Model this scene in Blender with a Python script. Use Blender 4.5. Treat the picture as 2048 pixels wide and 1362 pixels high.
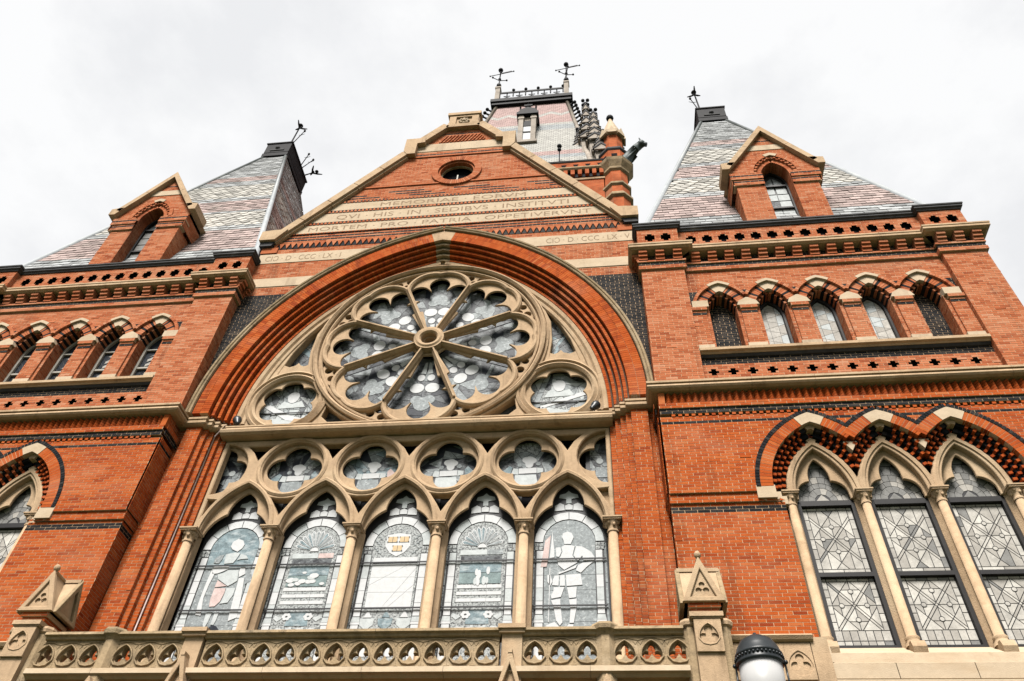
import bpy, bmesh, math, random
from mathutils import Vector, Matrix
random.seed(7)
for o in list(bpy.data.objects): bpy.data.objects.remove(o)
SC = bpy.context.scene
COL = SC.collection
R_ = math.radians
PI = math.pi

# ------------------------------------------------------------------ camera
CAM = Vector((3.935, -12.2, 1.6))
YAW, PITCH, ROLL = -0.159470668, 0.810725875, 0.064484316
_f = Vector((math.sin(YAW)*math.cos(PITCH), math.cos(YAW)*math.cos(PITCH), math.sin(PITCH)))
_r = Vector((math.cos(YAW), -math.sin(YAW), 0))
_u = _r.cross(_f)
CR = math.cos(ROLL)*_r + math.sin(ROLL)*_u
CU = -math.sin(ROLL)*_r + math.cos(ROLL)*_u
CF = _f
cd = bpy.data.cameras.new('camera'); cam = bpy.data.objects.new('camera', cd); COL.objects.link(cam)
cam.matrix_world = Matrix(((CR.x, CU.x, -CF.x, CAM.x), (CR.y, CU.y, -CF.y, CAM.y), (CR.z, CU.z, -CF.z, CAM.z), (0, 0, 0, 1)))
cd.sensor_width = 36; cd.lens = 36*1547.819/2048; cd.clip_start = 0.05; cd.clip_end = 5000
SC.camera = cam
def pix(p):
    d = Vector(p)-CAM; w = d.dot(CF)
    if w <= 0: return (-9999, -9999)
    return (1024+1547.819*d.dot(CR)/w, 681-1547.819*d.dot(CU)/w)
def in_frame(p, m=4):
    x, y = pix(p); return m < x < 2048-m and m < y < 1362-m

# ------------------------------------------------------------------ world, sun, exposure
SUN_EL, SUN_AZ = R_(53), R_(187)      # azimuth measured from +Y towards +X
W = bpy.data.worlds.new('World'); SC.world = W; W.use_nodes = True
nt = W.node_tree; N = nt.nodes; LK = nt.links
for n in list(N): N.remove(n)
out = N.new('ShaderNodeOutputWorld'); bg = N.new('ShaderNodeBackground'); bg.inputs[1].default_value = 0.1
sky = N.new('ShaderNodeTexSky'); sky.sky_type = 'NISHITA'; sky.sun_disc = False
sky.sun_elevation = SUN_EL; sky.sun_rotation = SUN_AZ; sky.air_density = 1; sky.dust_density = 3
tc = N.new('ShaderNodeTexCoord'); mp = N.new('ShaderNodeMapping'); mp.inputs['Scale'].default_value = (1.1, 1.1, 1.7)
mp.inputs['Location'].default_value = (0.35, 0.1, 0.2)
n1 = N.new('ShaderNodeTexNoise'); n1.inputs['Scale'].default_value = 3.6; n1.inputs['Detail'].default_value = 9; n1.inputs['Roughness'].default_value = .58
rp = N.new('ShaderNodeValToRGB'); e = rp.color_ramp.elements
e[0].position = .36; e[0].color = (3.12, 3.14, 3.19, 1); e[1].position = .56; e[1].color = (3.58, 3.585, 3.59, 1)
LK.new(tc.outputs['Generated'], mp.inputs[0]); LK.new(mp.outputs[0], n1.inputs['Vector']); LK.new(n1.outputs['Fac'], rp.inputs[0])
mx = N.new('ShaderNodeMixRGB'); mx.inputs[0].default_value = .975
LK.new(sky.outputs[0], mx.inputs[1]); LK.new(rp.outputs[0], mx.inputs[2]); LK.new(mx.outputs[0], bg.inputs[0]); LK.new(bg.outputs[0], out.inputs[0])
sd = bpy.data.lights.new('sun', 'SUN'); sun = bpy.data.objects.new('sun', sd); COL.objects.link(sun)
sd.energy = 4.3; sd.angle = R_(22); sd.color = (1, .96, .9)
sdir = Vector((math.sin(SUN_AZ)*math.cos(SUN_EL), math.cos(SUN_AZ)*math.cos(SUN_EL), math.sin(SUN_EL)))
sun.rotation_euler = sdir.to_track_quat('Z', 'Y').to_euler(); sun.location = (0, -30, 60)
SC.view_settings.view_transform = 'Standard'; SC.view_settings.look = 'None'
SC.view_settings.exposure = 1.47; SC.view_settings.gamma = 1.0; SC.view_settings.use_curve_mapping = False
SC.render.engine = 'CYCLES'

# ------------------------------------------------------------------ materials
MAT = {}
ALB = .64          # common scale of the surface colours: the view is exposed for a fairly dark old facade
def mat(name, col, rough=.8, spec=.3, var=.12, nscale=6., bump=.0, bscale=40., attr=None, ramp=None, stain=None, metallic=0., pervar=None):
    sc3 = lambda c: tuple(ALB*q for q in c)
    col = sc3(col); ramp = [(q, sc3(c)) for q, c in ramp] if ramp else None; stain = [(sc3(s[0]),)+tuple(s[1:]) for s in stain] if stain else None
    m = bpy.data.materials.new(name); m.use_nodes = True; t = m.node_tree; n = t.nodes; l = t.links
    b = n['Principled BSDF']; b.inputs['Roughness'].default_value = rough; b.inputs['Metallic'].default_value = metallic
    b.inputs['Specular IOR Level'].default_value = spec*.5
    geo = n.new('ShaderNodeNewGeometry')
    base = n.new('ShaderNodeRGB'); base.outputs[0].default_value = (*col, 1); cur = base.outputs[0]
    if ramp:      # per-piece colour: face attribute 'bv' or, for single pieces, the object's random value
        at = n.new('ShaderNodeAttribute'); at.attribute_name = 'bv'
        oi = n.new('ShaderNodeObjectInfo')
        gt = n.new('ShaderNodeMath'); gt.operation = 'GREATER_THAN'; gt.inputs[1].default_value = .001; l.new(at.outputs['Fac'], gt.inputs[0])
        mf = n.new('ShaderNodeMix'); l.new(gt.outputs[0], mf.inputs[0]); l.new(oi.outputs['Random'], mf.inputs[2]); l.new(at.outputs['Fac'], mf.inputs[3])
        rr = n.new('ShaderNodeValToRGB'); els = rr.color_ramp.elements
        while len(els) < len(ramp): els.new(.5)
        for i, (p, c) in enumerate(ramp): els[i].position = p; els[i].color = (*c, 1)
        l.new(mf.outputs[0], rr.inputs[0]); cur = rr.outputs[0]
    def noise(scale, detail=5, rgh=.6, st=None):
        nz = n.new('ShaderNodeTexNoise'); nz.inputs['Scale'].default_value = scale; nz.inputs['Detail'].default_value = detail; nz.inputs['Roughness'].default_value = rgh
        if st:
            mm = n.new('ShaderNodeMapping'); mm.inputs['Scale'].default_value = st; l.new(geo.outputs['Position'], mm.inputs[0]); l.new(mm.outputs[0], nz.inputs['Vector'])
        else: l.new(geo.outputs['Position'], nz.inputs['Vector'])
        return nz.outputs['Fac']
    if var:
        for sc, k in ((nscale, var), (nscale*5, var*.7)):
            mr = n.new('ShaderNodeMapRange'); mr.inputs['From Min'].default_value = .3; mr.inputs['From Max'].default_value = .7
            mr.inputs['To Min'].default_value = 1-k; mr.inputs['To Max'].default_value = 1+k*.7
            l.new(noise(sc), mr.inputs[0])
            mu = n.new('ShaderNodeMixRGB'); mu.blend_type = 'MULTIPLY'; mu.inputs[0].default_value = 1
            l.new(cur, mu.inputs[1]); l.new(mr.outputs[0], mu.inputs[2]); cur = mu.outputs[0]
    for s in (stain or []):   # (colour, noise scale vector, from, to, strength): weathering with a shape of its own
        c, sv, a, bb, k = s
        mr = n.new('ShaderNodeMapRange'); mr.inputs['From Min'].default_value = a; mr.inputs['From Max'].default_value = bb; mr.inputs['To Max'].default_value = k
        l.new(noise(1.0, 6, .65, sv), mr.inputs[0])
        mu = n.new('ShaderNodeMixRGB'); mu.inputs[2].default_value = (*c, 1); l.new(mr.outputs[0], mu.inputs[0]); l.new(cur, mu.inputs[1]); cur = mu.outputs[0]
    l.new(cur, b.inputs['Base Color'])
    if bump:
        bp = n.new('ShaderNodeBump'); bp.inputs['Strength'].default_value = bump; bp.inputs['Distance'].default_value = .02
        l.new(noise(bscale, 6), bp.inputs['Height']); l.new(bp.outputs[0], b.inputs['Normal'])
    MAT[name] = m; return m
BR = [(0, (.23, .038, .012)), (.06, (.30, .056, .015)), (.3, (.37, .073, .016)), (.65, (.40, .084, .0185)), (.94, (.425, .104, .027)), (1, (.42, .13, .045))]
mat('brick', (.5, .13, .05), .92, .08, .10, 14, .25, 90, ramp=BR, stain=[((.22, .04, .016), (.5, .5, 1.1), .55, .75, .6), ((.47, .20, .11), (.45, .45, .8), .52, .74, .55), ((.08, .024, .014), (1.9, 1.9, .22), .55, .72, .7), ((.03, .03, .03), (6, 6, 9), .68, .78, .5)])
BRU = [(0, (.24, .056, .024)), (.08, (.32, .086, .036)), (.3, (.40, .122, .052)), (.65, (.44, .146, .067)), (.92, (.47, .18, .092)), (1, (.47, .22, .13))]
mat('brick_upper', (.56, .2, .1), .92, .08, .10, 14, .25, 90, ramp=BRU, stain=[((.22, .06, .03), (.5, .5, 1.1), .58, .78, .5), ((.50, .28, .17), (.45, .45, .9), .52, .74, .5), ((.09, .035, .022), (1.9, 1.9, .22), .57, .74, .65)])
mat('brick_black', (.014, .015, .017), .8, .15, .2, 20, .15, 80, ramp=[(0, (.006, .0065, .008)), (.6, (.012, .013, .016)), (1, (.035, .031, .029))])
mat('mortar', (.50, .35, .22), .95, .1, .15, 9, .3, 120)
mat('mortar_shaded', (.16, .10, .07), .95, .1, .15, 9, .3, 120)  # darkened mortar: paints the shade in the grooves between arch orders
mat('stone', (.46, .325, .205), .88, .15, .16, 3, .5, 60, stain=[((.17, .12, .075), (3.2, 3.2, .5), .56, .70, .6), ((.25, .165, .09), (.9, .9, 2.2), .54, .74, .6), ((.55, .44, .30), (.7, .7, .7), .52, .75, .6), ((.05, .045, .04), (7, 7, 5), .66, .78, .55)])
mat('stone_pale', (.50, .395, .28), .88, .15, .10, 2.5, .3, 60, stain=[((.22, .155, .10), (2.6, 2.6, .5), .58, .72, .45), ((.37, .26, .155), (.5, .5, 1.8), .54, .72, .6), ((.2, .16, .12), (5, 5, 7), .68, .8, .4)])
mat('stone_old', (.36, .265, .16), .9, .15, .2, 4, .6, 45, stain=[((.10, .085, .06), (2.2, 2.2, 3.2), .50, .70, .7), ((.55, .44, .31), (1.3, 1.3, 1.3), .54, .74, .55), ((.03, .03, .025), (9, 9, 7), .62, .74, .6)])
mat('lead', (.28, .30, .315), .55, .4, .12, 3, .1, 30, stain=[((.40, .42, .42), (.8, .8, 2), .5, .7, .6)])
mat('dark_metal', (.012, .012, .015), .7, .2, .2, 5, .1, 30)
mat('dark_stone', (.05, .05, .052), .75, .2, .25, 4, .3, 40, stain=[((.26, .26, .25), (1.5, 1.5, 1.5), .60, .76, .4)])
mat('tower_wood', (.34, .295, .25), .8, .2, .2, 2, .2, 20, stain=[((.08, .07, .06), (1.2, 1.2, 3), .5, .7, .6)])
mat('copper', (.055, .075, .075), .6, .4, .25, 3, .2, 20)
mat('void', (.006, .006, .008), .9, .1, 0)
mat('window_frame', (.022, .021, .022), .5, .4, .15, 10)
mat('frame_pale', (.36, .34, .30), .6, .3, .12, 10)
SLV = [(0, .55), (.3, .85), (.7, 1.05), (1, 1.25)]
for nm, c in (('slate_grey', (.33, .34, .345)), ('slate_red', (.37, .29, .273)), ('slate_pale', (.41, .395, .365))):
    mat(nm, c, .8, .15, .2, 5, .3, 60, stain=[((.16, .165, .14), (1.5, 1.5, 1.5), .55, .72, .5)], ramp=[(p, tuple(min(.85, ch*k) for ch in c)) for p, k in SLV])
def gl(name, c, rough=.3, var=.12, sc=14, stain=None): mat(name, c, rough+.25, .14, var, sc, .12, 30, stain=stain)
gl('glass_white', (.56, .57, .58), .4, .08)
gl('glass_pale', (.47, .50, .505), .35, .14, 9)
gl('glass_grey', (.26, .285, .295), .3, .3, 16, [((.47, .5, .51), (16, 16, 22), .56, .62, .7)])
gl('glass_dark', (.13, .14, .15), .25, .35, 16, [((.30, .32, .33), (14, 14, 16), .60, .63, .7), ((.02, .02, .025), (8, 8, 10), .5, .6, .8)])
gl('glass_blue', (.19, .25, .275), .3, .4, 7, [((.46, .51, .53), (4, 4, 11), .5, .68, .8)])
gl('glass_teal', (.20, .26, .265), .3, .3, 9)
gl('glass_rose', (.56, .44, .42), .35, .2, 9)
gl('glass_tan', (.56, .42, .255), .35, .12, 9)
gl('glass_mottle', (.40, .42, .42), .35, .4, 30, [((.08, .085, .09), (26, 26, 30), .50, .56, .85)])
gl('glass_ink', (.03, .035, .045), .2, .2)
gl('glass_leaded', (.46, .44, .405), .3, .24, 5, [((.30, .29, .27), (5, 5, 6), .54, .7, .6)])
gl('glass_leaded4', (.53, .51, .47), .3, .2, 5)
gl('glass_leaded2', (.375, .355, .325), .3, .16, 6)
gl('glass_leaded3', (.215, .212, .205), .28, .2, 8)
mat('came', (.035, .035, .038), .5, .4, .1)
mat('globe', (.43, .425, .425), .35, .4, .02, 3)
mat('lamp_black', (.018, .022, .025), .38, .5, .1, 6)
mat('engrave', (.27, .19, .125), .9, .1, .25, 12)
def brick_tex(name, c1, c2, mort, scale=1.):
    m = bpy.data.materials.new(name); m.use_nodes = True; t = m.node_tree; n = t.nodes; l = t.links; b = n['Principled BSDF']; b.inputs['Roughness'].default_value = .95; b.inputs['Specular IOR Level'].default_value = .05
    g = n.new('ShaderNodeNewGeometry'); sp = n.new('ShaderNodeSeparateXYZ'); l.new(g.outputs['Position'], sp.inputs[0])
    ad = n.new('ShaderNodeMath'); ad.operation = 'ADD'; l.new(sp.outputs[0], ad.inputs[0]); l.new(sp.outputs[1], ad.inputs[1])
    cb = n.new('ShaderNodeCombineXYZ'); l.new(ad.outputs[0], cb.inputs[0]); l.new(sp.outputs[2], cb.inputs[1])
    bt = n.new('ShaderNodeTexBrick'); bt.inputs['Color1'].default_value = (*c1, 1); bt.inputs['Color2'].default_value = (*c2, 1); bt.inputs['Mortar'].default_value = (*mort, 1)
    bt.inputs['Scale'].default_value = 1; bt.inputs['Brick Width'].default_value = .215; bt.inputs['Row Height'].default_value = .06; bt.inputs['Mortar Size'].default_value = .004; bt.inputs['Bias'].default_value = -.1
    nz = n.new('ShaderNodeTexNoise'); nz.inputs['Scale'].default_value = 1.4; nz.inputs['Detail'].default_value = 8; l.new(g.outputs['Position'], nz.inputs['Vector'])
    mr = n.new('ShaderNodeMapRange'); mr.inputs['From Min'].default_value = .3; mr.inputs['From Max'].default_value = .7; mr.inputs['To Min'].default_value = .65; mr.inputs['To Max'].default_value = 1.25; l.new(nz.outputs[0], mr.inputs[0])
    mu = n.new('ShaderNodeMixRGB'); mu.blend_type = 'MULTIPLY'; mu.inputs[0].default_value = 1; l.new(bt.outputs[0], mu.inputs[1]); l.new(mr.outputs[0], mu.inputs[2])
    l.new(cb.outputs[0], bt.inputs['Vector']); l.new(mu.outputs[0], b.inputs['Base Color']); MAT[name] = m
brick_tex('brick_far', (.235, .052, .018), (.285, .075, .027), (.17, .10, .06))

# ------------------------------------------------------------------ mesh helpers
class MB:
    def __init__(s): s.v = []; s.f = []; s.a = []; s.sm = []
    def face(s, idx, val=0., smooth=False): s.f.append(idx); s.a.append(val); s.sm.append(smooth)
    def box(s, x0, x1, y0, y1, z0, z1, val=0.):
        i = len(s.v); s.v += [(x0, y0, z0), (x1, y0, z0), (x1, y1, z0), (x0, y1, z0), (x0, y0, z1), (x1, y0, z1), (x1, y1, z1), (x0, y1, z1)]
        for q in ((0, 3, 2, 1), (4, 5, 6, 7), (0, 1, 5, 4), (1, 2, 6, 5), (2, 3, 7, 6), (3, 0, 4, 7)): s.face(tuple(i+k for k in q), val)
        return s
    def prism(s, poly, y0, y1, val=0., axis='y'):
        """poly (a,b) extruded: axis y -> (a,y,b); axis x -> (x,a,b); axis z -> (a,b,z)"""
        i = len(s.v); n = len(poly)
        for t in (y0, y1):
            for a, b in poly: s.v.append((a, t, b) if axis == 'y' else (t, a, b) if axis == 'x' else (a, b, t))
        s.face(tuple(range(i, i+n)), val); s.face(tuple(range(i+2*n-1, i+n-1, -1)), val)
        for k in range(n): s.face((i+k, i+(k+1) % n, i+n+(k+1) % n, i+n+k), val)
        return s
    def sweep(s, path, prof, closed=False, plan=None, val=0., smooth=False):
        """path of 2D points; prof of (outward, other). plan None: path in xz, other = y. plan given: path in xy, other = z (right-hand normal)."""
        n = len(path); m = len(prof); i0 = len(s.v); nn = []
        for k in range(n):
            def d(a, b):
                x = path[b][0]-path[a][0]; z = path[b][1]-path[a][1]; L = math.hypot(x, z) or 1; return x/L, z/L
            if closed: d1 = d(k-1, k); d2 = d(k, (k+1) % n)
            else: d1 = d(k-1, k) if k else d(0, 1); d2 = d(k, k+1) if k < n-1 else d1
            if plan is None: a = (-d1[1], d1[0]); b = (-d2[1], d2[0])
            else: a = (d1[1], -d1[0]); b = (d2[1], -d2[0])
            x = a[0]+b[0]; z = a[1]+b[1]; L = math.hypot(x, z) or 1; x /= L; z /= L
            c = max(.3, x*a[0]+z*a[1]); nn.append((x/c, z/c))
        for k in range(n):
            for o, w in prof:
                px = path[k][0]+nn[k][0]*o; pz = path[k][1]+nn[k][1]*o
                s.v.append((px, w, pz) if plan is None else (px, pz, w))
        for k in range(n if closed else n-1):
            a = i0+k*m; b = i0+((k+1) % n)*m
            for j in range(m): s.face((a+j, a+(j+1) % m, b+(j+1) % m, b+j), val, smooth)
        if not closed:
            s.face(tuple(range(i0, i0+m)), val); s.face(tuple(range(i0+(n-1)*m+m-1, i0+(n-1)*m-1, -1)), val)
        return s
    def lathe(s, cx, cy, prof, seg=16, val=0., smooth=True, a0=0.):
        i = len(s.v); m = len(prof)
        for k in range(seg):
            t = a0+2*PI*k/seg
            for r, z in prof: s.v.append((cx+r*math.cos(t), cy+r*math.sin(t), z))
        for k in range(seg):
            a = i+k*m; b = i+((k+1) % seg)*m
            for j in range(m-1): s.face((a+j, b+j, b+j+1, a+j+1), val, smooth)
        s.face(tuple(i+k*m for k in range(seg)), val); s.face(tuple(i+k*m+m-1 for k in range(seg)), val)
        return s
    def tube(s, p, q, r, r2=None, seg=8, val=0.):
        p = Vector(p); q = Vector(q); d = (q-p); L = d.length
        if L < 1e-6: return s
        M_ = d.to_track_quat('Z', 'Y').to_matrix(); i = len(s.v); r2 = r if r2 is None else r2
        for c, rr in ((p, r), (q, r2)):
            for k in range(seg):
                t = 2*PI*k/seg; s.v.append(tuple(c+M_ @ Vector((rr*math.cos(t), rr*math.sin(t), 0))))
        for k in range(seg): s.face((i+k, i+(k+1) % seg, i+seg+(k+1) % seg, i+seg+k), val, seg > 5)
        s.face(tuple(range(i, i+seg)), val); s.face(tuple(range(i+2*seg-1, i+seg-1, -1)), val)
        return s
    def ball(s, c, r, seg=10, rings=6, sz=1.):
        pr = [(max(1e-4, r*math.sin(PI*k/rings)), c[2]-sz*r*math.cos(PI*k/rings)) for k in range(rings+1)]
        return s.lathe(c[0], c[1], pr, seg)
    def plate(s, loops, y0, y1, bevel=0., val=0.):
        """region between loops in xz (even-odd), extruded from y0 (front) to y1"""
        cu = bpy.data.curves.new('t', 'CURVE'); cu.dimensions = '2D'; cu.fill_mode = 'BOTH'
        for lp in loops:
            sp = cu.splines.new('POLY'); sp.points.add(len(lp)-1)
            for q, (a, b) in zip(sp.points, lp): q.co = (a, b, 0, 1)
            sp.use_cyclic_u = True
        h = (y1-y0)/2; cu.extrude = max(0, h-bevel); cu.bevel_depth = bevel; cu.bevel_resolution = 0; cu.offset = -bevel if bevel else 0
        ob = bpy.data.objects.new('t', cu); me = bpy.data.meshes.new_from_object(ob)
        i = len(s.v); ym = (y0+y1)/2
        for q in me.vertices: s.v.append((q.co.x, ym-q.co.z, q.co.y))
        for p in me.polygons: s.face(tuple(i+k for k in p.vertices), val)
        bpy.data.objects.remove(ob); bpy.data.curves.remove(cu); bpy.data.meshes.remove(me)
        return s
    def move(s, M_):
        s.v = [tuple(M_ @ Vector(q)) for q in s.v]; return s
    def mesh(s, name, mat_, mirror=False):
        me = bpy.data.meshes.new(name)
        v = [(-x, y, z) for x, y, z in s.v] if mirror else s.v
        f = [tuple(reversed(q)) for q in s.f] if mirror else s.f
        me.from_pydata(v, [], f)
        if any(s.a):
            at = me.attributes.new('bv', 'FLOAT', 'FACE'); at.data.foreach_set('value', s.a)
        me.polygons.foreach_set('use_smooth', s.sm)
        me.materials.append(MAT[mat_]); me.update()
        return me
def link(name, data, parent=None):
    o = bpy.data.objects.new(name, data); COL.objects.link(o)
    if parent is not None:
        o.parent = parent
        if parent.type == 'EMPTY': o.location = -parent.location
    return o
def part(mb, name, mat_, parent, mirror=False, kind=None, label=None):
    o = link(name, mb.mesh(name, mat_, mirror), parent)
    if kind: o['kind'] = kind
    if label: o['label'] = label
    return o
def thing(name, loc, label, cat, group=None):
    o = bpy.data.objects.new(name, None); COL.objects.link(o); o.location = loc; o['label'] = label; o['category'] = cat
    if group: o['group'] = group
    return o
def structure(mb, name, mat_):
    o = link(name, mb.mesh(name, mat_)); o['kind'] = 'structure'; return o
def inst(name, me, loc, parent, mirror=False):
    o = link(name, me, parent); o.location = o.location+Vector((-loc[0] if mirror else loc[0], loc[1], loc[2])); return o

def pieces(path, n, gap=.0025, closed=False):
    """cut a polyline into n runs with a joint between them"""
    pts = list(path)+([path[0]] if closed else []); L = [0]
    for a, b in zip(pts, pts[1:]): L.append(L[-1]+math.hypot(b[0]-a[0], b[1]-a[1]))
    def at(s):
        for i in range(len(L)-1):
            if s <= L[i+1] or i == len(L)-2:
                t = (s-L[i])/((L[i+1]-L[i]) or 1); return (pts[i][0]+t*(pts[i+1][0]-pts[i][0]), pts[i][1]+t*(pts[i+1][1]-pts[i][1]))
    out_ = []
    for k in range(n):
        s0, s1 = L[-1]*k/n+(gap if k or closed else 0), L[-1]*(k+1)/n-(gap if k < n-1 or closed else 0)
        out_.append([at(s0)]+[pts[i] for i in range(len(L)) if s0+.01 < L[i] < s1-.01]+[at(s1)])
    return out_
# pointed arch geometry: arcs of radius r centred at (cx -+ c, zs)
def arch_pts(cx, zs, c, r, n=24):
    am = math.acos(min(1, max(-1, c/r)))
    rt = [(cx-c+r*math.cos(am*k/n), zs+r*math.sin(am*k/n)) for k in range(n+1)]
    return [(2*cx-x, z) for x, z in rt]+rt[::-1][1:]          # left springing -> apex -> right springing
def arch_z(x, cx, zs, c, r):
    d = abs(x-cx)+c
    return zs+math.sqrt(r*r-d*d) if d < r else None
def c_of(hw, h): return (h*h-hw*hw)/(2*hw)
def voussoirs(mb, cx, zs, c, r0, r1, y0, y1, size, gap=.008, ak=None, lim=None, pick=None, jit=.003, rnd=True, vr=(.02, 1)):
    am = ak if ak is not None else math.acos(c/r0)
    n = max(1, round(am*(r0+r1)/2/size))
    for k in range(n):
        a0 = am*k/n; a1 = am*(k+1)/n
        g = gap/2
        for sg in (1, -1):
            if pick and not pick(k, sg): continue
            pts = []
            for r, a, s_ in ((r0, a0, 1), (r1, a0, 1), (r1, a1, -1), (r0, a1, -1)):
                aa = a+s_*g/r; pts.append((cx+sg*(r*math.cos(aa)-c), zs+r*math.sin(aa)))
            xm = sum(p[0] for p in pts)/4
            if lim and not lim[0] <= xm <= lim[1]: continue
            mb.prism(pts, y0-random.uniform(0, jit), y1, random.uniform(*vr) if rnd else 0.)
    return mb
def keystone(mb, cx, zs, c, r0, r1, ak, y0, y1):
    p = lambda r, a, sg: (cx+sg*(r*math.cos(a)-c), zs+r*math.sin(a))
    ap = lambda r: (cx, zs+math.sqrt(r*r-c*c))
    nz = 4
    am0 = math.acos(c/r0); am1 = math.acos(c/r1)
    lo = [p(r0, ak+(am0-ak)*k/nz, 1) for k in range(nz)]+[ap(r0)]+[p(r0, ak+(am0-ak)*k/nz, -1) for k in range(nz-1, -1, -1)]
    hi = [p(r1, ak+(am1-ak)*k/nz, -1) for k in range(nz)]+[ap(r1)]+[p(r1, ak+(am1-ak)*k/nz, 1) for k in range(nz-1, -1, -1)]
    mb.prism(lo+hi, y0, y1); return mb
def star(cx, cz, shapes, n=120, a0=0., a1=2*PI):
    """outline of a union of circles (x,z,r) and polygons, star shaped about (cx,cz)"""
    out_ = []
    for k in range(n):
        t = a0+(a1-a0)*k/(n if abs(a1-a0-2*PI) < 1e-6 else n-1); dx = math.cos(t); dz = math.sin(t); best = .001
        for sh in shapes:
            if isinstance(sh, tuple):
                x, z, r = sh; ox = x-cx; oz = z-cz; b = ox*dx+oz*dz; d = ox*ox+oz*oz-r*r; q = b*b-d
                if q >= 0: best = max(best, b+math.sqrt(q))
            else:
                m = len(sh)
                for i in range(m):
                    ax, az = sh[i]; bx, bz = sh[(i+1) % m]; ex = bx-ax; ez = bz-az; den = dx*ez-dz*ex
                    if abs(den) < 1e-9: continue
                    u = ((ax-cx)*ez-(az-cz)*ex)/den; w = ((ax-cx)*dz-(az-cz)*dx)/den
                    if u > 0 and -1e-6 <= w <= 1+1e-6: best = max(best, u)
        out_.append((cx+best*dx, cz+best*dz))
    return out_
def circ(cx, cz, r, n=48): return [(cx+r*math.cos(2*PI*k/n), cz+r*math.sin(2*PI*k/n)) for k in range(n)]
def rect(x0, x1, z0, z1): return [(x0, z0), (x1, z0), (x1, z1), (x0, z1)]

# ------------------------------------------------------------------ brick laying
CH, BL, JT = .06, .215, .009
def spans(loops, z):
    xs = []
    for lp in loops:
        for i in range(len(lp)):
            (ax, az), (bx, bz) = lp[i], lp[(i+1) % len(lp)]
            if (az > z) != (bz > z): xs.append(ax+(z-az)*(bx-ax)/(bz-az))
    xs.sort(); return [(xs[i], xs[i+1]) for i in range(0, len(xs)-1, 2)]
def front(y): return lambda u, o, z: (u, y-o, z)
def side(x, sg): return lambda u, o, z: (x+sg*o, u, z)      # face at x, outward along sg
FULL = {}
class Wall:
    """a bricked wall: the mortar bed is the part, the bricks are its sub-parts"""
    def __init__(s, mirror=False, bmat='brick', mort='mortar'):
        s.m = MB(); s.r = MB(); s.k = MB(); s.cand = []; s.mirror = mirror; s.bmat = bmat; s.mort = mort
    def lay(s, loops, fr, kind=None, z0=None, z1=None, ind=False, soldier=False):
        zs = [p[1] for p in loops[0]]; lo = min(zs) if z0 is None else z0; hi = max(zs) if z1 is None else z1
        k = math.floor(lo/CH+1e-6); g = JT/2
        while k*CH < hi-.004:
            a = max(lo, k*CH); b = min(hi, (k+1)*CH)
            zb = a+g; zt = b-g
            if zt-zb > .006:
                sb = spans(loops, zb); st = spans(loops, zt)
                if len(sb) != len(st): sb = st = spans(loops, (zb+zt)/2)
                mb_ = spans(loops, a+.0005); mt_ = spans(loops, b-.0005)
                if len(mb_) != len(mt_): mb_ = mt_ = spans(loops, (a+b)/2)
                for (p, q), (p2, q2) in zip(mb_, mt_):
                    i = len(s.m.v); s.m.v += [fr(p, -.0025, a), fr(q, -.0025, a), fr(q2, -.0025, b), fr(p2, -.0025, b)]; s.m.face((i, i+1, i+2, i+3))
                off = (k % 2)*BL/2+((k*37) % 7)*.004
                for (p, q), (p2, q2) in zip(sb, st):
                    i0 = math.floor((min(p, p2)-off)/BL); i1 = math.ceil((max(q, q2)-off)/BL)
                    for i in range(i0, i1+1):
                        u0 = off+i*BL+g; u1 = off+(i+1)*BL-g
                        a0, b0 = max(u0, p), min(u1, q); a1, b1 = max(u0, p2), min(u1, q2)
                        if b0-a0 < .006 and b1-a1 < .006: continue
                        b0 = max(b0, a0); b1 = max(b1, a1)
                        kd = kind((a0+b0)/2, (zb+zt)/2) if kind else 'r'
                        if kd == '': continue
                        full = abs(b0-a0-(BL-JT)) < 1e-4 and abs(b1-a1-(BL-JT)) < 1e-4 and abs(zt-zb-(CH-JT)) < 1e-4
                        if full and ind and kd == 'r': s.cand.append((fr((a0+b0)/2, 0, (zb+zt)/2), fr, (a0, b0, zb, zt)))
                        else: s._b(fr, a0, b0, a1, b1, zb, zt, kd)
            k += 1
        return s
    def _b(s, fr, a0, b0, a1, b1, zb, zt, kd):
        mb = s.r if kd == 'r' else s.k; o = random.uniform(-.0005, .002)+(.008 if random.random() < .004 else 0); i = len(mb.v)
        mb.v += [fr(a0, o, zb), fr(b0, o, zb), fr(b1, o, zt), fr(a1, o, zt), fr(a0, -.009, zb), fr(b0, -.009, zb), fr(b1, -.009, zt), fr(a1, -.009, zt)]
        v = random.uniform(.02, 1)
        for q in ((0, 1, 2, 3), (0, 4, 5, 1), (1, 5, 6, 2), (2, 6, 7, 3), (3, 7, 4, 0)): mb.face(tuple(i+j for j in q), v)
    def done(s, name, parent, n=0, vis=None):
        mir = s.mirror
        sg = -1 if mir else 1
        ok = [c for c in s.cand if in_frame((sg*c[0][0], c[0][1], c[0][2])) and (vis is None or vis(c[0]))]
        ok.sort(key=lambda c: (Vector((sg*c[0][0], c[0][1], c[0][2]))-CAM).length)
        take = ok[:n]; tid = set(id(c) for c in take)
        for c in s.cand:
            if id(c) not in tid: a0, b0, zb, zt = c[2]; s._b(c[1], a0, b0, a0, b0, zb, zt, 'r')
        w = part(s.m, name, s.mort, parent, mir)
        if s.r.v: part(s.r, 'bricks', s.bmat, w, mir, 'stuff')
        if s.k.v: part(s.k, 'black_bricks', 'brick_black', w, mir, 'stuff')
        if take and s.bmat not in FULL:
            h = (BL-JT)/2; t = (CH-JT)/2; FULL[s.bmat] = MB().box(-h, h, -.0005, .011, -t, t).mesh('brick', s.bmat)
        for c in take: inst('brick', FULL[s.bmat], c[0], w, mir)
        return w

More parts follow.
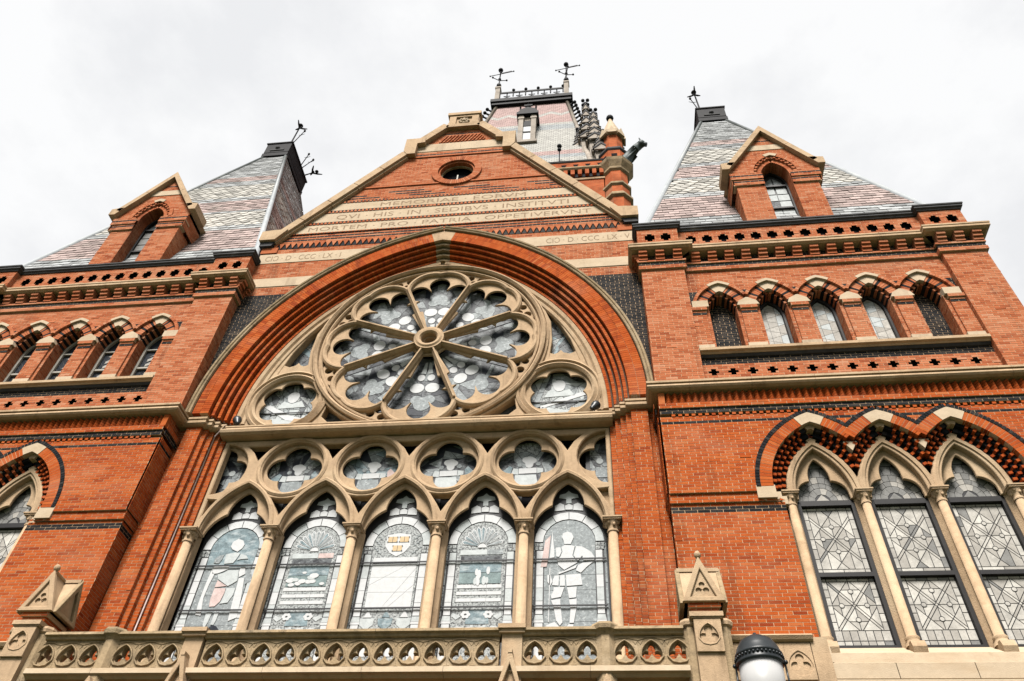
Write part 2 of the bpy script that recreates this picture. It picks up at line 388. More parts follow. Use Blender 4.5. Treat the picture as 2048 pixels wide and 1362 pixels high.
# ================================================================== setting: ground
g = MB(); g.v = [(-900, -900, 0), (900, -900, 0), (900, 900, 0), (-900, 900, 0)]; g.face((0, 1, 2, 3))
mat('paving', (.09, .085, .08), .9, .2, .2, .6, .2, 30, stain=[((.05, .075, .025), (.02, .02, .02), .45, .47, .95)])
structure(g, 'ground', 'paving')

# ================================================================== corner pavilions
PX0, PX1 = 5.05, 12.72
WC, WP = 8.97, 1.23                # three-light window: centre and pitch
WZ = 9.75                          # its springing
AC, AP = 8.905, 1.085              # arcade centre and pitch
ACX = [AC+k*AP for k in (-2, -1, 0, 1, 2)]
AZ = 14.74

def convex_split(poly, a, b):
    """split a convex polygon by the line a-b"""
    d = (b[0]-a[0], b[1]-a[1]); s = lambda p: (p[0]-a[0])*d[1]-(p[1]-a[1])*d[0]
    L, R = [], []
    for i in range(len(poly)):
        p, q = poly[i], poly[(i+1) % len(poly)]; sp, sq = s(p), s(q)
        if sp >= -1e-9: L.append(p)
        if sp <= 1e-9: R.append(p)
        if (sp > 1e-9 and sq < -1e-9) or (sp < -1e-9 and sq > 1e-9):
            t = sp/(sp-sq); x = (p[0]+t*(q[0]-p[0]), p[1]+t*(q[1]-p[1])); L.append(x); R.append(x)
    area = lambda P: abs(sum(P[i][0]*P[(i+1) % len(P)][1]-P[(i+1) % len(P)][0]*P[i][1] for i in range(len(P))))/2 if len(P) > 2 else 0
    return [P for P in (L, R) if area(P) > 2e-5]
def split_all(polys, lines):
    for a, b in lines:
        o_ = []
        for p in polys: o_ += convex_split(p, a, b)
        polys = o_
    return polys
def shrink(poly, d):
    cx = sum(p[0] for p in poly)/len(poly); cz = sum(p[1] for p in poly)/len(poly); n = len(poly)
    A = sum(poly[i][0]*poly[(i+1) % n][1]-poly[(i+1) % n][0]*poly[i][1] for i in range(n))
    if A < 0: poly = poly[::-1]
    out_ = []
    for i in range(n):
        p0, p1, p2 = poly[i-1], poly[i], poly[(i+1) % n]
        def nrm(a, b):
            x, z = b[0]-a[0], b[1]-a[1]; L = math.hypot(x, z) or 1; return -z/L, x/L
        a = nrm(p0, p1); b = nrm(p1, p2); x, z = a[0]+b[0], a[1]+b[1]; L = math.hypot(x, z)
        if L < .2: out_.append(p1); continue
        x /= L; z /= L; c = max(.35, x*a[0]+z*a[1]); out_.append((p1[0]+x*d/c, p1[1]+z*d/c))
    return out_
GLW = ['glass_leaded']*6+['glass_leaded2']*4+['glass_leaded4']*3+['glass_leaded3']
def leaded_sash(parent, x0, x1, z0, z1, y, mirror, lower, rng):
    """panes of one sash, set in lead: border of small panes round crossed diagonals"""
    W_, H_ = x1-x0, z1-z0; bd = .085; cells = []
    ix0, ix1, iz0, iz1 = x0+bd, x1-bd, z0+bd+(.17 if lower else 0), z1-bd*(.6)
    mid = [rect(ix0, ix1, iz0, iz1)]
    w, h = ix1-ix0, iz1-iz0; cx, cz = (ix0+ix1)/2, (iz0+iz1)/2
    L = []
    for s in (-1, 1):
        for off in (-.035, .035):
            L.append(((ix0, cz-s*w*.62+off), (ix1, cz+s*w*.62+off)))
        for off in (-.44, .44): L.append(((ix0, cz-s*w*.62+off), (ix1, cz+s*w*.62+off)))
    mid = split_all(mid, L)
    fin = []
    for p in mid:
        xs = [q[0] for q in p]; zs = [q[1] for q in p]; ar = (max(xs)-min(xs))*(max(zs)-min(zs))
        c = (sum(xs)/len(xs), sum(zs)/len(zs))
        if ar > .10:
            if abs(c[0]-cx) < .08: fin += split_all([p], [((cx, z0), (cx, z1)), ((x0, c[1]), (x1, c[1]))])
            else: fin += split_all([p], [((x0, cz), (x1, cz)), ((c[0], z0), (c[0], z1))])
        else: fin.append(p)
    cells = fin
    nb = 6
    for k in range(nb):
        a = iz0+(iz1-iz0)*k/nb; b = iz0+(iz1-iz0)*(k+1)/nb
        cells += [rect(x0, ix0, a, b), rect(ix1, x1, a, b)]
    cells += split_all([rect(x0, x1, iz1, z1)], [((x0+W_*t, z0), (x0+W_*t, z1)) for t in (.1, .3, .5, .7, .9)])
    if lower:
        cells += split_all([rect(x0, x1, z0, iz0)], [((x0, z0+.09), (x1, z0+.09))]+[((x0+W_*t, z0), (x0+W_*t, z1)) for t in (.14, .28, .42, .56, .70, .84)])
    else: cells += split_all([rect(x0, x1, z0, iz0)], [((x0+W_*t, z0), (x0+W_*t, z1)) for t in (.1, .5, .9)])
    for p in cells:
        q = shrink(p, .0065)
        part(MB().prism(q, y-.006, y), 'pane', rng.choice(GLW), parent, mirror)
    for px, pz in ((cx, cz+w*.36), (cx, cz-w*.36), (cx-w*.29, cz), (cx+w*.29, cz)):
        part(MB().prism(circ(px, pz, .036, 14), y-.011, y-.004), 'roundel', 'glass_leaded', parent, mirror)
        part(MB().plate([circ(px, pz, .043, 14), circ(px, pz, .035, 14)], y-.014, y-.003), 'came_ring', 'came', parent, mirror)
def mosaic(add, poly, n, mats, rg, gap=.004):
    cells = [poly]
    ar = lambda P: abs(sum(P[i][0]*P[(i+1) % len(P)][1]-P[(i+1) % len(P)][0]*P[i][1] for i in range(len(P))))/2
    for _ in range(n):
        cells.sort(key=ar); p = cells.pop(); cx = sum(q[0] for q in p)/len(p); cz = sum(q[1] for q in p)/len(p); t = rg.uniform(0, PI)
        cx += rg.uniform(-.02, .02); cells += convex_split(p, (cx-math.cos(t), cz-math.sin(t)), (cx+math.cos(t), cz+math.sin(t)))
    for p in cells: add(shrink(p, gap), rg.choice(mats))
def trefoil_head(cx, zs, k=1., lob=.43, base=None):
    """spade-shaped cusped opening above zs (closed along zs)"""
    top = .185*k; zt = zs+.42*k
    ar = arch_pts(cx, zt, c_of(top, .42*k), top+c_of(top, .42*k), 12)
    sh = [(cx-.165*k, zs+.09*k, .27*k), (cx+.165*k, zs+.09*k, .27*k), ar+[(cx+top, zs), (cx-top, zs)]]
    pts = star(cx, zs+.06, sh, 120, -.0, PI)
    return [(cx+lob*k, zs+.02)]+[p for p in pts if p[1] > zs+.065]+[(cx-lob*k, zs+.02)]
def capital(mb, x, y, z0, z1, r):
    h = z1-z0
    mb.lathe(x, y, [(r*1.15, z0-.03), (r*1.3, z0-.015), (r*1.15, z0), (r*1.05, z0+.02), (r*1.2, z0+h*.4), (r*1.75, z0+h*.72), (r*1.6, z0+h*.75)], 14)
    for k in range(8):           # curled leaves
        t = k*PI/4+.2; lo = k % 2
        mb.ball((x+r*1.35*math.cos(t), y+r*1.35*math.sin(t), z0+h*(.62 if lo else .36)), r*(.42 if lo else .36), 6, 4, 1.3)
    a = r*1.85
    mb.box(x-a, x+a, y-a, y+a, z0+h*.74, z0+h*.87); mb.box(x-a*1.12, x+a*1.12, y-a*1.12, y+a*1.12, z0+h*.875, z1)
    return mb

def pavilion(mirror, label):
    root = thing('corner_pavilion', ((-1 if mirror else 1)*8.9, -.3, 0), label, 'building', 'brick pavilions flanking the gabled front')
    rng = random.Random(3 if mirror else 5)
    P = lambda mb, name, m_, par=root, kind=None, label=None: part(mb, name, m_, par, mirror, kind, label)
    # core of the block behind the facing
    P(MB().box(PX0+.06, PX1-.03, .12, 8.2, 0, 17.2).box(PX0+.03, PX1-.02, -.02, .118, 0, 7.0), 'core', 'brick_far')
    # ---------------- lower storey wall
    w = Wall(mirror, 'brick')
    hole = []
    c3 = .618; r3 = 1.818; hw3 = 1.2
    xa = WC-WP-hw3; xb = WC+WP+hw3
    xs = [xa+(xb-xa)*k/96 for k in range(97)]
    top = [(x, max(z for z in (arch_z(x, WC+i*WP, WZ, c3, r3-.03) or WZ for i in (-1, 0, 1)))) for x in xs]
    hole = [(xa, 9.51)]+top+[(xb, 9.51), (WC+2.0, 9.51), (WC+2.0, 6.6), (WC-2.0, 6.6), (WC-2.0, 9.51)]
    kd = lambda x, z: 'k' if (9.30 < z < 9.42 or 11.22 < z < 11.28) else 'r'
    fr_l, fr_b, fr_u = front(-.715), front(-.755), front(-.795)
    w.lay([rect(PX0, PX1+.03, 4.0, 9.48), hole], fr_l, kd, ind=True)
    w.lay([rect(PX0, PX1+.03, 9.48, 9.66), hole], fr_b, kd, ind=False)
    w.lay([rect(PX0, PX1+.03, 9.66, 11.40), hole], fr_u, kd, ind=True)
    w.lay([rect(PX0, PX1+.03, 11.40, 11.46)], front(-.74))
    w.lay([rect(PX0, PX1+.03, 11.46, 11.58)], front(-.82), lambda x, z: 'k')
    w.lay([rect(PX0, PX1+.03, 11.58, 11.70)], front(-.85))
    w.lay([rect(PX0, PX1+.03, 11.70, 12.20)], front(-.735))
    for z0, z1, yy in ((4.0, 9.48, -.715), (9.48, 9.66, -.755), (9.66, 11.40, -.795), (11.40, 11.46, -.74), (11.46, 11.58, -.82), (11.58, 11.70, -.85), (11.70, 12.2, -.735)):
        w.lay([rect(yy, -.26, z0, z1)], side(PX0-(-.745-yy), -1), (lambda x, z: 'k' if 9.30 < z < 9.42 or 11.22 < z < 11.28 or 11.46 < z < 11.58 else 'r'))
        w.lay([rect(yy, .2, z0, z1)], side(PX1+.03, 1), kd)
    # solid bottoms of the projecting courses
    for z, y0 in ((9.48, -.752), (9.66, -.792), (11.46, -.817), (11.58, -.847)):
        for x0, x1 in (((PX0+.01, xa-.01), (xb+.01, PX1+.02)) if z < 11 else ((PX0+.01, PX1+.02),)): w.m.box(x0, x1, y0, -.70, z+.001, z+.03)
    vis = lambda p: p[2] > 7.12 and not (5.0 < p[0] < 5.75 and p[2] < 8.3)
    w.done('lower_wall', root, 300, vis)
    # dogtooth frieze: one stack of corner-set bricks per tooth
    tooth = MB()
    for k in range(5): tooth.prism([(-.062, 0), (0, -.085), (.062, 0)], k*.06+.004, k*.06+.056, .3+.1*k, axis='z')
    me = tooth.mesh('dogtooth', 'brick')
    n = int((PX1-PX0-.2)/.13)
    for k in range(n): inst('dogtooth', me, (PX0+.2+.13*k, -.735, 11.70), root, mirror)
    P(MB().box(PX0+.005, PX0+.125, -.82, -.73, 11.70, 12.008), 'corner_block', 'brick')
    d = MB()
    for k in range(int((PX1-PX0-.2)/.125)): x = PX0+.25+.125*k; d.box(x-.034, x+.034, -.81, -.735, 11.402, 11.458, rng.random()*.9+.05)
    P(d, 'dentils', 'brick', kind='stuff')
    # string course
    lowp = [(PX0, -.2), (PX0, -.76), (PX1+.03, -.76), (PX1+.03, 4)]
    for run in pieces(lowp, 11): P(MB().sweep(run, [(-.05, 12.01), (.11, 12.01), (.17, 12.035), (.20, 12.07), (.19, 12.115), (.14, 12.13), (.14, 12.145), (.205, 12.155), (.205, 12.205), (-.12, 12.31), (-.2, 12.28)], plan=1), 'string_stone', 'stone')
    # ---------------- three-light window
    ak = math.acos(c3/1.66)-.155
    bl, rd = MB(), MB()
    for i in (-1, 0, 1):
        cx = WC+i*WP; lim = (cx-(99 if i == -1 else WP/2), cx+(99 if i == 1 else WP/2))
        voussoirs(bl, cx, WZ, c3, 1.742, 1.818, -.812, -.7, .068, .012, None, lim)
        voussoirs(rd, cx, WZ, c3, 1.53, 1.738, -.802, -.68, .068, .008, ak, lim)
    P(bl, 'hood_bricks', 'brick_black', kind='stuff'); P(rd, 'arch_bricks', 'brick', kind='stuff')
    mo = MB()
    for i in (-1, 0, 1):
        cx = WC+i*WP; P(keystone(MB(), cx, WZ, c3, 1.53, 1.738, ak, -.812, -.68), 'keystone', 'stone_pale')
        voussoirs(mo, cx, WZ, c3, 1.535, 1.815, -.799, -.66, .3, 0, None, (cx-(99 if i == -1 else WP/2), cx+(99 if i == 1 else WP/2)), rnd=False)
    P(mo, 'arch_bed', 'mortar')
    for i in (-1, 1):              # impost blocks, stepped
        x = WC+i*(WP+1.2)
        for a, b, z0, z1, y0 in ((0, .30, 9.52, 9.775, -.80), (.30, .40, 9.55, 9.70, -.70), (.40, .50, 9.50, 9.66, -.62)):
            P(MB().box(min(x-i*a, x-i*b)-.01, max(x-i*a, x-i*b)+.01, y0, -.45, z0, z1), 'impost_block', 'stone_pale')
    # chequered corbel rings of the soffit
    for ring in range(3):
        ra = 1.53-.085*(ring+1); rb = 1.53-.085*ring; yy = -.72+.075*ring; cr = MB(); ck = MB()
        for i in (-1, 0, 1):
            cx = WC+i*WP; lim = (cx-(99 if i == -1 else WP/2-.03), cx+(99 if i == 1 else WP/2-.03))
            voussoirs(cr, cx, WZ, c3, ra, rb-.012, yy, yy+.16, .068, .016, math.acos(c3/ra)-.1, lim, pick=lambda k, s: (k+ring) % 2 == 0, vr=(.02, .35))
            voussoirs(ck, cx, WZ, c3, ra+.01, rb, yy+.04, yy+.2, .075, .0, math.acos(c3/ra)-.02, lim)
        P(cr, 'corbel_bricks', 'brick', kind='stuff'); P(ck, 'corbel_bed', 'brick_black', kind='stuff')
        for i in ((-1, 0, 1) if ring != 1 else ()): P(keystone(MB(), WC+i*WP, WZ, c3, ra, rb-.006, math.acos(c3/ra)-.045, yy+.002, yy+.15), 'key_corbel', 'stone')
    for i in (-1, 1): P(MB().prism([(WC+i*WP/2-.12, 10.72), (WC+i*WP/2+.12, 10.72), (WC+i*WP/2, 10.52)], -.72, -.5), 'valley_stone', 'stone_pale')
    win = link('window', MB().box(WC-1.95, WC+1.95, -.235, -.20, 6.9, 10.9).mesh('window', 'void', mirror), root)
    # stone arches and cusped tracery
    so = .615; c1 = c_of(so, 1.14); r1 = so+c1; si = .475; ri = r1-(so-si)
    xs = [WC-WP-so-.03+(2*(WP+so+.03))*k/120 for k in range(121)]
    outl = [(x, max((arch_z(x, WC+i*WP, WZ, c1, r1+.03) or WZ) for i in (-1, 0, 1))) for x in xs]
    holes = [arch_pts(WC+i*WP, WZ+.02, c1, ri, 16) for i in (-1, 0, 1)]
    comb = [(xs[0], WZ-.005)]+outl+[(xs[-1], WZ-.005)]
    for h_ in holes[::-1]: comb += [(h_[-1][0], WZ-.005)]+h_[::-1]+[(h_[0][0], WZ-.005)]
    P(MB().plate([comb], -.53, -.40, .012), 'arch_stones', 'stone', win)
    comb = [(xs[0]+.02, WZ-.02)]+[(x, z-.05) for x, z in outl[2:-2]]+[(xs[-1]-.02, WZ-.02)]
    for i in (1, 0, -1): t_ = trefoil_head(WC+i*WP, WZ, .99, .44); comb += [(t_[0][0], WZ-.02)]+t_+[(t_[-1][0], WZ-.02)]
    P(MB().plate([comb], -.405, -.345, .01), 'cusped_tracery', 'stone', win)
    ro = MB()
    for i in (-1, 0, 1): ro.sweep(arch_pts(WC+i*WP, WZ+.02, c1, r1-.005, 20), [(-.075, -.56), (-.02, -.57), (.02, -.54), (.02, -.5), (-.075, -.5)])
    P(ro, 'arch_roll', 'stone', win)
    for k in range(4):
        x = WC-1.5*WP+WP*k
        sh = MB().lathe(x, -.5, [(.075, 7.18), (.072, 9.56)], 16); P(sh, 'colonnette', 'stone', win)
        P(MB().prism([(x-.13, -.24), (x-.13, -.36), (x-.07, -.44), (x+.07, -.44), (x+.13, -.36), (x+.13, -.24)], 7.0, 9.74, axis='z'), 'mullion', 'stone', win)
        P(capital(MB(), x, -.5, 9.56, 9.775, .072), 'capital', 'stone', win)
        b = MB().lathe(x, -.5, [(.125, 7.02), (.13, 7.06), (.10, 7.09), (.095, 7.12), (.11, 7.15), (.078, 7.19)], 16)
        b.prism([(-.44, 7.05), (-.66, 7.05), (-.70, 6.95), (-.66, 6.84), (-.44, 6.84)], x-.10, x+.10, axis='x'); P(b, 'column_base', 'stone', win)
    # sashes
    for i in (-1, 0, 1):
        cx = WC+i*WP; a = .455
        f = MB()
        for x0, x1 in ((cx-a-.03, cx-a+.035), (cx+a-.035, cx+a+.03)): f.box(x0, x1, -.345, -.26, 7.08, 9.72)
        f.box(cx-a+.035, cx+a-.035, -.36, -.26, 9.62, 9.72); f.box(cx-a+.035, cx+a-.035, -.35, -.26, 8.27, 8.345); f.box(cx-a+.035, cx+a-.035, -.345, -.26, 7.07, 7.13)
        P(f, 'sash_frame', 'window_frame', win)
        P(MB().box(cx-a, cx+a, -.272, -.262, 7.08, 9.7), 'lead_sheet', 'came', win)
        leaded_sash(win, cx-a+.04, cx+a-.04, 8.35, 9.615, -.275, mirror, False, rng)
        leaded_sash(win, cx-a+.04, cx+a-.04, 7.135, 8.265, -.275, mirror, True, rng)
        P(MB().prism(rect(cx-a, cx+a, 9.735, 10.75), -.255, -.245), 'lead_sheet', 'came', win)
        for rr, (r0, r1_) in enumerate(((.0, .13), (.14, .25), (.26, .34), (.35, .46), (.47, .62))):
            nn = (1, 6, 8, 10, 11)[rr]
            for q in range(nn):
                t0 = PI*q/nn; t1 = PI*(q+1)/nn; gg = .012
                pts = [(cx+r*math.cos(t), 9.76+.0+(r*1.15)*math.sin(t)) for r, t in ((r0, t0+gg), (r1_, t0+gg), (r1_, (t0+t1)/2), (r1_, t1-gg), (r0, t1-gg))]
                pts = [(max(cx-a, min(cx+a, x)), z) for x, z in pts]
                P(MB().prism(pts, -.262, -.257), 'pane', rng.choice(['glass_leaded2', 'glass_leaded3', 'glass_leaded3']), win)
        for q in range(3): P(MB().prism(rect(cx-.12, cx+.12, 10.49+.1*q, 10.58+.1*q), -.262, -.257), 'pane', 'glass_leaded3', win)
    # sill
    P(MB().prism([(-.22, 6.7), (-.22, 7.11), (-.36, 7.08), (-.68, 6.86), (-.70, 6.70)], WC-1.95, WC+1.95, axis='x'), 'sill', 'stone_pale', win)
    for k in range(4):
        x0 = WC-2.12+k*1.06; P(MB().prism([(-.3, 6.42), (-.3, 6.69), (-.74, 6.69), (-.80, 6.66), (-.80, 6.44), (-.76, 6.42)], x0+.004, x0+1.052, axis='x'), 'sill_stone', 'stone_pale', win)
    P(MB().box(WC-2.25, WC+2.25, -.84, -.3, 6.16, 6.41), 'plinth_stone', 'stone_pale', win)
    for i in (-1, 1): P(MB().prism([(-.3, 6.70), (-.3, 7.08), (-.56, 7.08), (-.70, 6.95), (-.74, 6.70)], WC+i*2.0-.12, WC+i*2.0+.12, axis='x'), 'jamb_foot', 'stone_pale', win)
    # ---------------- upper storey
    YB, YP = -.50, -.64
    w = Wall(mirror, 'brick_upper')
    co = .277; ro_ = .93
    xa = ACX[0]-(ro_-co); xb = ACX[-1]+(ro_-co)
    xs = [xa+(xb-xa)*k/140 for k in range(141)]
    outl = [(x, max((arch_z(x, cx, AZ, co, ro_-.02) or AZ) for cx in ACX)) for x in xs]
    hole = [(xa, AZ)]+outl+[(xb, AZ)]
    for cx in ACX[::-1]: hole += [(cx+.30, AZ), (cx+.30, 13.42), (cx-.30, 13.42), (cx-.30, AZ)]
    cross = []
    for k in range(14):
        x = 6.27+.39*k
        if x > 11.6: break
        cross += [[(x-.05, 12.72), (x+.05, 12.72), (x+.05, 12.78), (x+.105, 12.78), (x+.105, 12.84), (x+.05, 12.84), (x+.05, 12.9), (x-.05, 12.9), (x-.05, 12.84), (x-.105, 12.84), (x-.105, 12.78), (x-.05, 12.78)]]
    kb = lambda x, z: 'k' if (14.94 < z < 15.36 or 13.02 < z < 13.2) else 'r'
    w.lay([rect(6.04, 11.77, 12.22, 16.08), hole]+cross, front(YB), kb, ind=True)
    for x0, x1 in ((PX0, 6.04), (11.77, PX1)): w.lay([rect(x0, x1, 12.22, 16.08)], front(YP), ind=True)
    w.lay([rect(YP, YB, 12.22, 16.08)], side(6.04, 1)); w.lay([rect(YP, YB, 12.22, 16.08)], side(11.77, -1))
    w.lay([rect(YP, -.26, 12.22, 16.08)], side(PX0, -1)); w.lay([rect(YP, .3, 12.22, 16.08)], side(PX1, 1))
    for cx in ACX:               # window reveals and piers
        for s in (-1, 1): w.lay([rect(YB, -.14, 13.42, AZ+.05)], side(cx+s*.30, -s))
    for k in range(6):
        x0 = ACX[0]-AP+k*AP+.375 if k else 6.05; x1 = ACX[0]-AP+(k+1)*AP-.375 if k < 5 else 11.76
        w.lay([rect(x0, x1, 13.56, 14.52)], front(-.545)); w.lay([rect(x0, x1, 14.52, 14.58)], front(-.555), lambda x, z: 'k'); w.lay([rect(x0, x1, 14.58, 14.64)], front(-.565))
        w.lay([rect(x0-.02, x1+.02, 14.64, 14.74)], front(-.60))
        for s, xx in ((-1, x0), (1, x1)): w.lay([rect(-.545, YB, 13.56, 14.64)], side(xx, s))
        w.m.box(x0-.015, x1+.015, -.594, -.50, 14.641, 14.735)
        P(MB().box(x0-.03, x1+.03, -.57, -.30, 13.425, 13.56), 'pier_foot', 'stone_pale')
    w.done('upper_wall', root, 0)
    P(MB().box(6.1, 11.7, -.40, -.39, 12.6, 13.0), 'opening_back', 'void')
    P(MB().prism([(-.2, 13.26), (-.2, 13.42), (-.56, 13.42), (-.66, 13.38), (-.66, 13.31), (-.60, 13.29), (-.58, 13.26), (-.5, 13.26)], 6.05, 11.76, axis='x'), 'arcade_sill', 'stone')
    P(MB().prism([(-.4, 13.2), (-.4, 13.255), (-.57, 13.255), (-.53, 13.2)], 6.05, 11.76, axis='x'), 'sill_shade', 'dark_stone')  # dark strip paints the shade on the underside of the sill
    rd, bl, kc, hd, so_ = MB(), MB(), MB(), MB(), MB()
    for j, cx in enumerate(ACX):
        lim = (cx-(99 if j == 0 else AP/2), cx+(99 if j == 4 else AP/2)); ak = math.acos(co/.75)-.20
        am = ak
        voussoirs(rd, cx, AZ, co, .645, .852, -.515, -.38, .058, .007, ak, lim, pick=lambda k, s: k % 4 != 3)
        voussoirs(bl, cx, AZ, co, .645, .852, -.517, -.38, .058, .007, ak, lim, pick=lambda k, s: k % 4 == 3)
        voussoirs(kc, cx, AZ, co, .577, .642, -.44, -.13, .075, .010, None, None, pick=lambda k, s: k % 2 == 0)
        voussoirs(so_, cx, AZ, co, .585, .66, -.41, -.13, .075, .0, None, None)
        P(keystone(MB(), cx, AZ, co, .645, .855, ak, -.53, -.38), 'keystone', 'stone_pale')
        akh = math.acos(co/.9)-.30
        voussoirs(hd, cx, AZ, co, .856, .93, -.575, -.45, .068, .006, akh, lim)
        P(keystone(MB(), cx, AZ, co, .856, .934, akh, -.585, -.45), 'hood_stone', 'stone_pale')
    P(rd, 'arch_bricks', 'brick_upper', kind='stuff'); P(bl, 'black_arch_bricks', 'brick_black', kind='stuff'); P(kc, 'corbel_bricks', 'brick_upper', kind='stuff')
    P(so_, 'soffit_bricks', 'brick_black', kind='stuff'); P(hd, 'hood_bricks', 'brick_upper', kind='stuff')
    for k in range(6):
        x = ACX[0]-AP/2+k*AP; x0, x1 = (x-.24, x+.24)
        if k == 0: x0 = ACX[0]-.66; x1 = ACX[0]-.31
        if k == 5: x0 = ACX[4]+.31; x1 = ACX[4]+.66
        if k in (0, 5): poly = rect(x0, x1, AZ+.0, AZ+.20)
        else: poly = [(x0, AZ), (x1, AZ), (x1-.05, AZ+.13), (x+.02, AZ+.24), (x-.02, AZ+.24), (x0+.05, AZ+.13)]
        P(MB().prism(poly, -.60, -.38), 'springer_stone', 'stone_pale')
    # arcade windows
    for j, cx in enumerate(ACX):
        op = arch_pts(cx, AZ, co, .577, 14); op = op+[(cx+.30, 13.42), (cx-.30, 13.42)]
        blind = (not mirror) and j in (0, 4)
        if blind:
            ww = Wall(mirror, 'brick_upper', 'mortar'); ww.lay([op], front(-.17), lambda x, z: 'k'); ww.done('blind_panel', root)
            continue
        wi = link('window', MB().box(cx-.31, cx+.31, -.12, -.10, 13.38, 15.3).mesh('window', 'void', mirror), root)
        inner = arch_pts(cx, AZ, co, .515, 14)+[(cx+.24, 13.47), (cx-.24, 13.47)]
        P(MB().plate([op, inner], -.22, -.15, .008), 'frame', 'window_frame' if not mirror else 'frame_pale', wi)
        if mirror:
            P(MB().box(cx-.24, cx+.24, -.20, -.15, 14.08, 14.13).box(cx-.24, cx+.24, -.20, -.15, 14.70, 14.73), 'sash_rail', 'frame_pale', wi)
            P(MB().prism(inner, -.145, -.14), 'pane', 'glass_ink', wi)
            cm = MB()
            for q in range(-8, 14):
                for s in (-1, 1):
                    z = 13.47+q*.155; cm.tube((cx-.24, -.148, z if s > 0 else z+.62), (cx+.24, -.148, z+.62 if s > 0 else z), .006, seg=4) if 13.47 <= z and z+.62 <= 14.75 else None
            P(cm, 'cames', 'came', wi, 'stuff')
            for q in range(7): P(MB().prism([(cx+rng.choice((-.12, 0, .12)), 13.55+.16*q), (cx+rng.choice((-.06, .06))+.06, 13.63+.16*q), (cx+.0, 13.71+.16*q), (cx-.06, 13.63+.16*q)], -.153, -.149), 'pale_pane', 'glass_leaded2', wi)
        else:
            P(MB().prism(inner, -.142, -.138), 'lead_sheet', 'came', wi)
            cells = split_all([inner], [((cx-.30, 13.47+.16*q+s*.10), (cx+.30, 13.47+.16*q-s*.10)) for q in range(0, 12, 1) for s in ((1,) if q % 2 else (-1,))]+[((cx-.08, 13), (cx-.12, 16)), ((cx+.08, 13), (cx+.12, 16))])
            for p in cells: P(MB().prism(shrink(p, .004), -.150, -.145), 'pane', rng.choice(['glass_leaded', 'glass_pale', 'glass_leaded2']), wi)
    # ---------------- corbel table, cornice, parapet
    up = [(PX0, .6), (PX0, YP), (6.04, YP), (6.04, YB), (11.77, YB), (11.77, YP), (PX1, YP), (PX1, 4)]
    w = Wall(mirror, 'brick_upper')
    def ring(z0, z1, o, kd_=None):
        pts = [(PX0-o, .3), (PX0-o, YP-o), (6.04+o, YP-o), (6.04+o, YB-o), (11.77-o, YB-o), (11.77-o, YP-o), (PX1+o, YP-o)]
        for a, b in ((1, 2), (3, 4), (5, 6)): w.lay([rect(pts[a][0], pts[b][0], z0, z1)], front(pts[a][1]), kd_)
        w.lay([rect(YP-o, .3, z0, z1)], side(PX0-o, -1), kd_); w.lay([rect(YP-o, .3, z0, z1)], side(PX1+o, 1), kd_)
        w.lay([rect(YP-o, YB-o, z0, z1)], side(6.04+o, 1), kd_); w.lay([rect(YP-o, YB-o, z0, z1)], side(11.77-o, -1), kd_)
        w.m.sweep([(PX0, .3)]+up[1:-1]+[(PX1, .3)], [(-.1, z0+.002), (o-.007, z0+.002), (o-.007, z1-.002), (-.1, z1-.002)], plan=1)
    ring(16.08, 16.20, .055); ring(16.20, 16.32, .04, lambda x, z: 'k'); ring(16.32, 16.38, .07); ring(16.38, 16.66, -.03, lambda x, z: 'k')  # last ring: black brick colour stands in for shade between the corbels
    w.done('corbel_table', root)
    cb = MB()
    for st in range(3):
        o = .07+.045*st; z0 = 16.385+.092*st; cb.box(-.105+.004*st, .105-.004*st, -o, .05, z0, z0+.08, .2+.25*st)
    me = cb.mesh('corbel', 'brick_upper')
    for k in range(14): inst('corbel', me, (6.36+.39*k, YB-.02, 0), root, mirror)
    for x in (5.12, 5.52, 5.93, 11.88, 12.27, 12.66): inst('corbel', me, (x, YP-.02, 0), root, mirror)
    cs = MB()
    for st in range(3):
        o = .07+.045*st; z0 = 16.385+.092*st; cs.box(-o, .05, -.10, .10, z0, z0+.074, .2+.25*st)
    mes = cs.mesh('side_corbel', 'brick_upper', mirror)
    for y in (-.60, -.3, 0.): inst('side_corbel', mes, (PX0-.02, y, 0), root, mirror)
    for run in pieces(up, 12): P(MB().sweep(run, [(-.1, 16.665), (.19, 16.665), (.21, 16.68), (.255, 16.70), (.255, 16.76), (.24, 16.77), (.265, 16.785), (.265, 16.83), (.0, 16.90), (-.1, 16.90)], plan=1), 'cornice_stone', 'stone')
    pw = Wall(mirror, 'brick_upper')
    def crosses(xs_): 
        o_ = []
        for x in xs_: o_.append([(x-.06, 17.22), (x+.06, 17.22), (x+.06, 17.28), (x+.12, 17.28), (x+.12, 17.46), (x+.06, 17.46), (x+.06, 17.52), (x-.06, 17.52), (x-.06, 17.46), (x-.12, 17.46), (x-.12, 17.28), (x-.06, 17.28)])
        return o_
    pw.lay([rect(6.04, 11.77, 16.94, 17.70)]+crosses([6.36+.39*k for k in range(14)]), front(YB))
    pw.lay([rect(PX0, 6.04, 16.94, 17.70)]+crosses([5.35, 5.74]), front(YP)); pw.lay([rect(11.77, PX1, 16.94, 17.70)]+crosses([12.05, 12.44]), front(YP))
    pw.lay([rect(YP, .4, 16.94, 17.70)], side(PX0, -1)); pw.lay([rect(YP, .4, 16.94, 17.70)], side(PX1, 1))
    pw.lay([rect(YP, YB, 16.94, 17.70)], side(6.04, 1)); pw.lay([rect(YP, YB, 16.94, 17.70)], side(11.77, -1))
    pw.done('parapet', root)
    P(MB().box(PX0+.1, PX1-.1, -.40, -.36, 16.9, 17.7), 'opening_back', 'void')
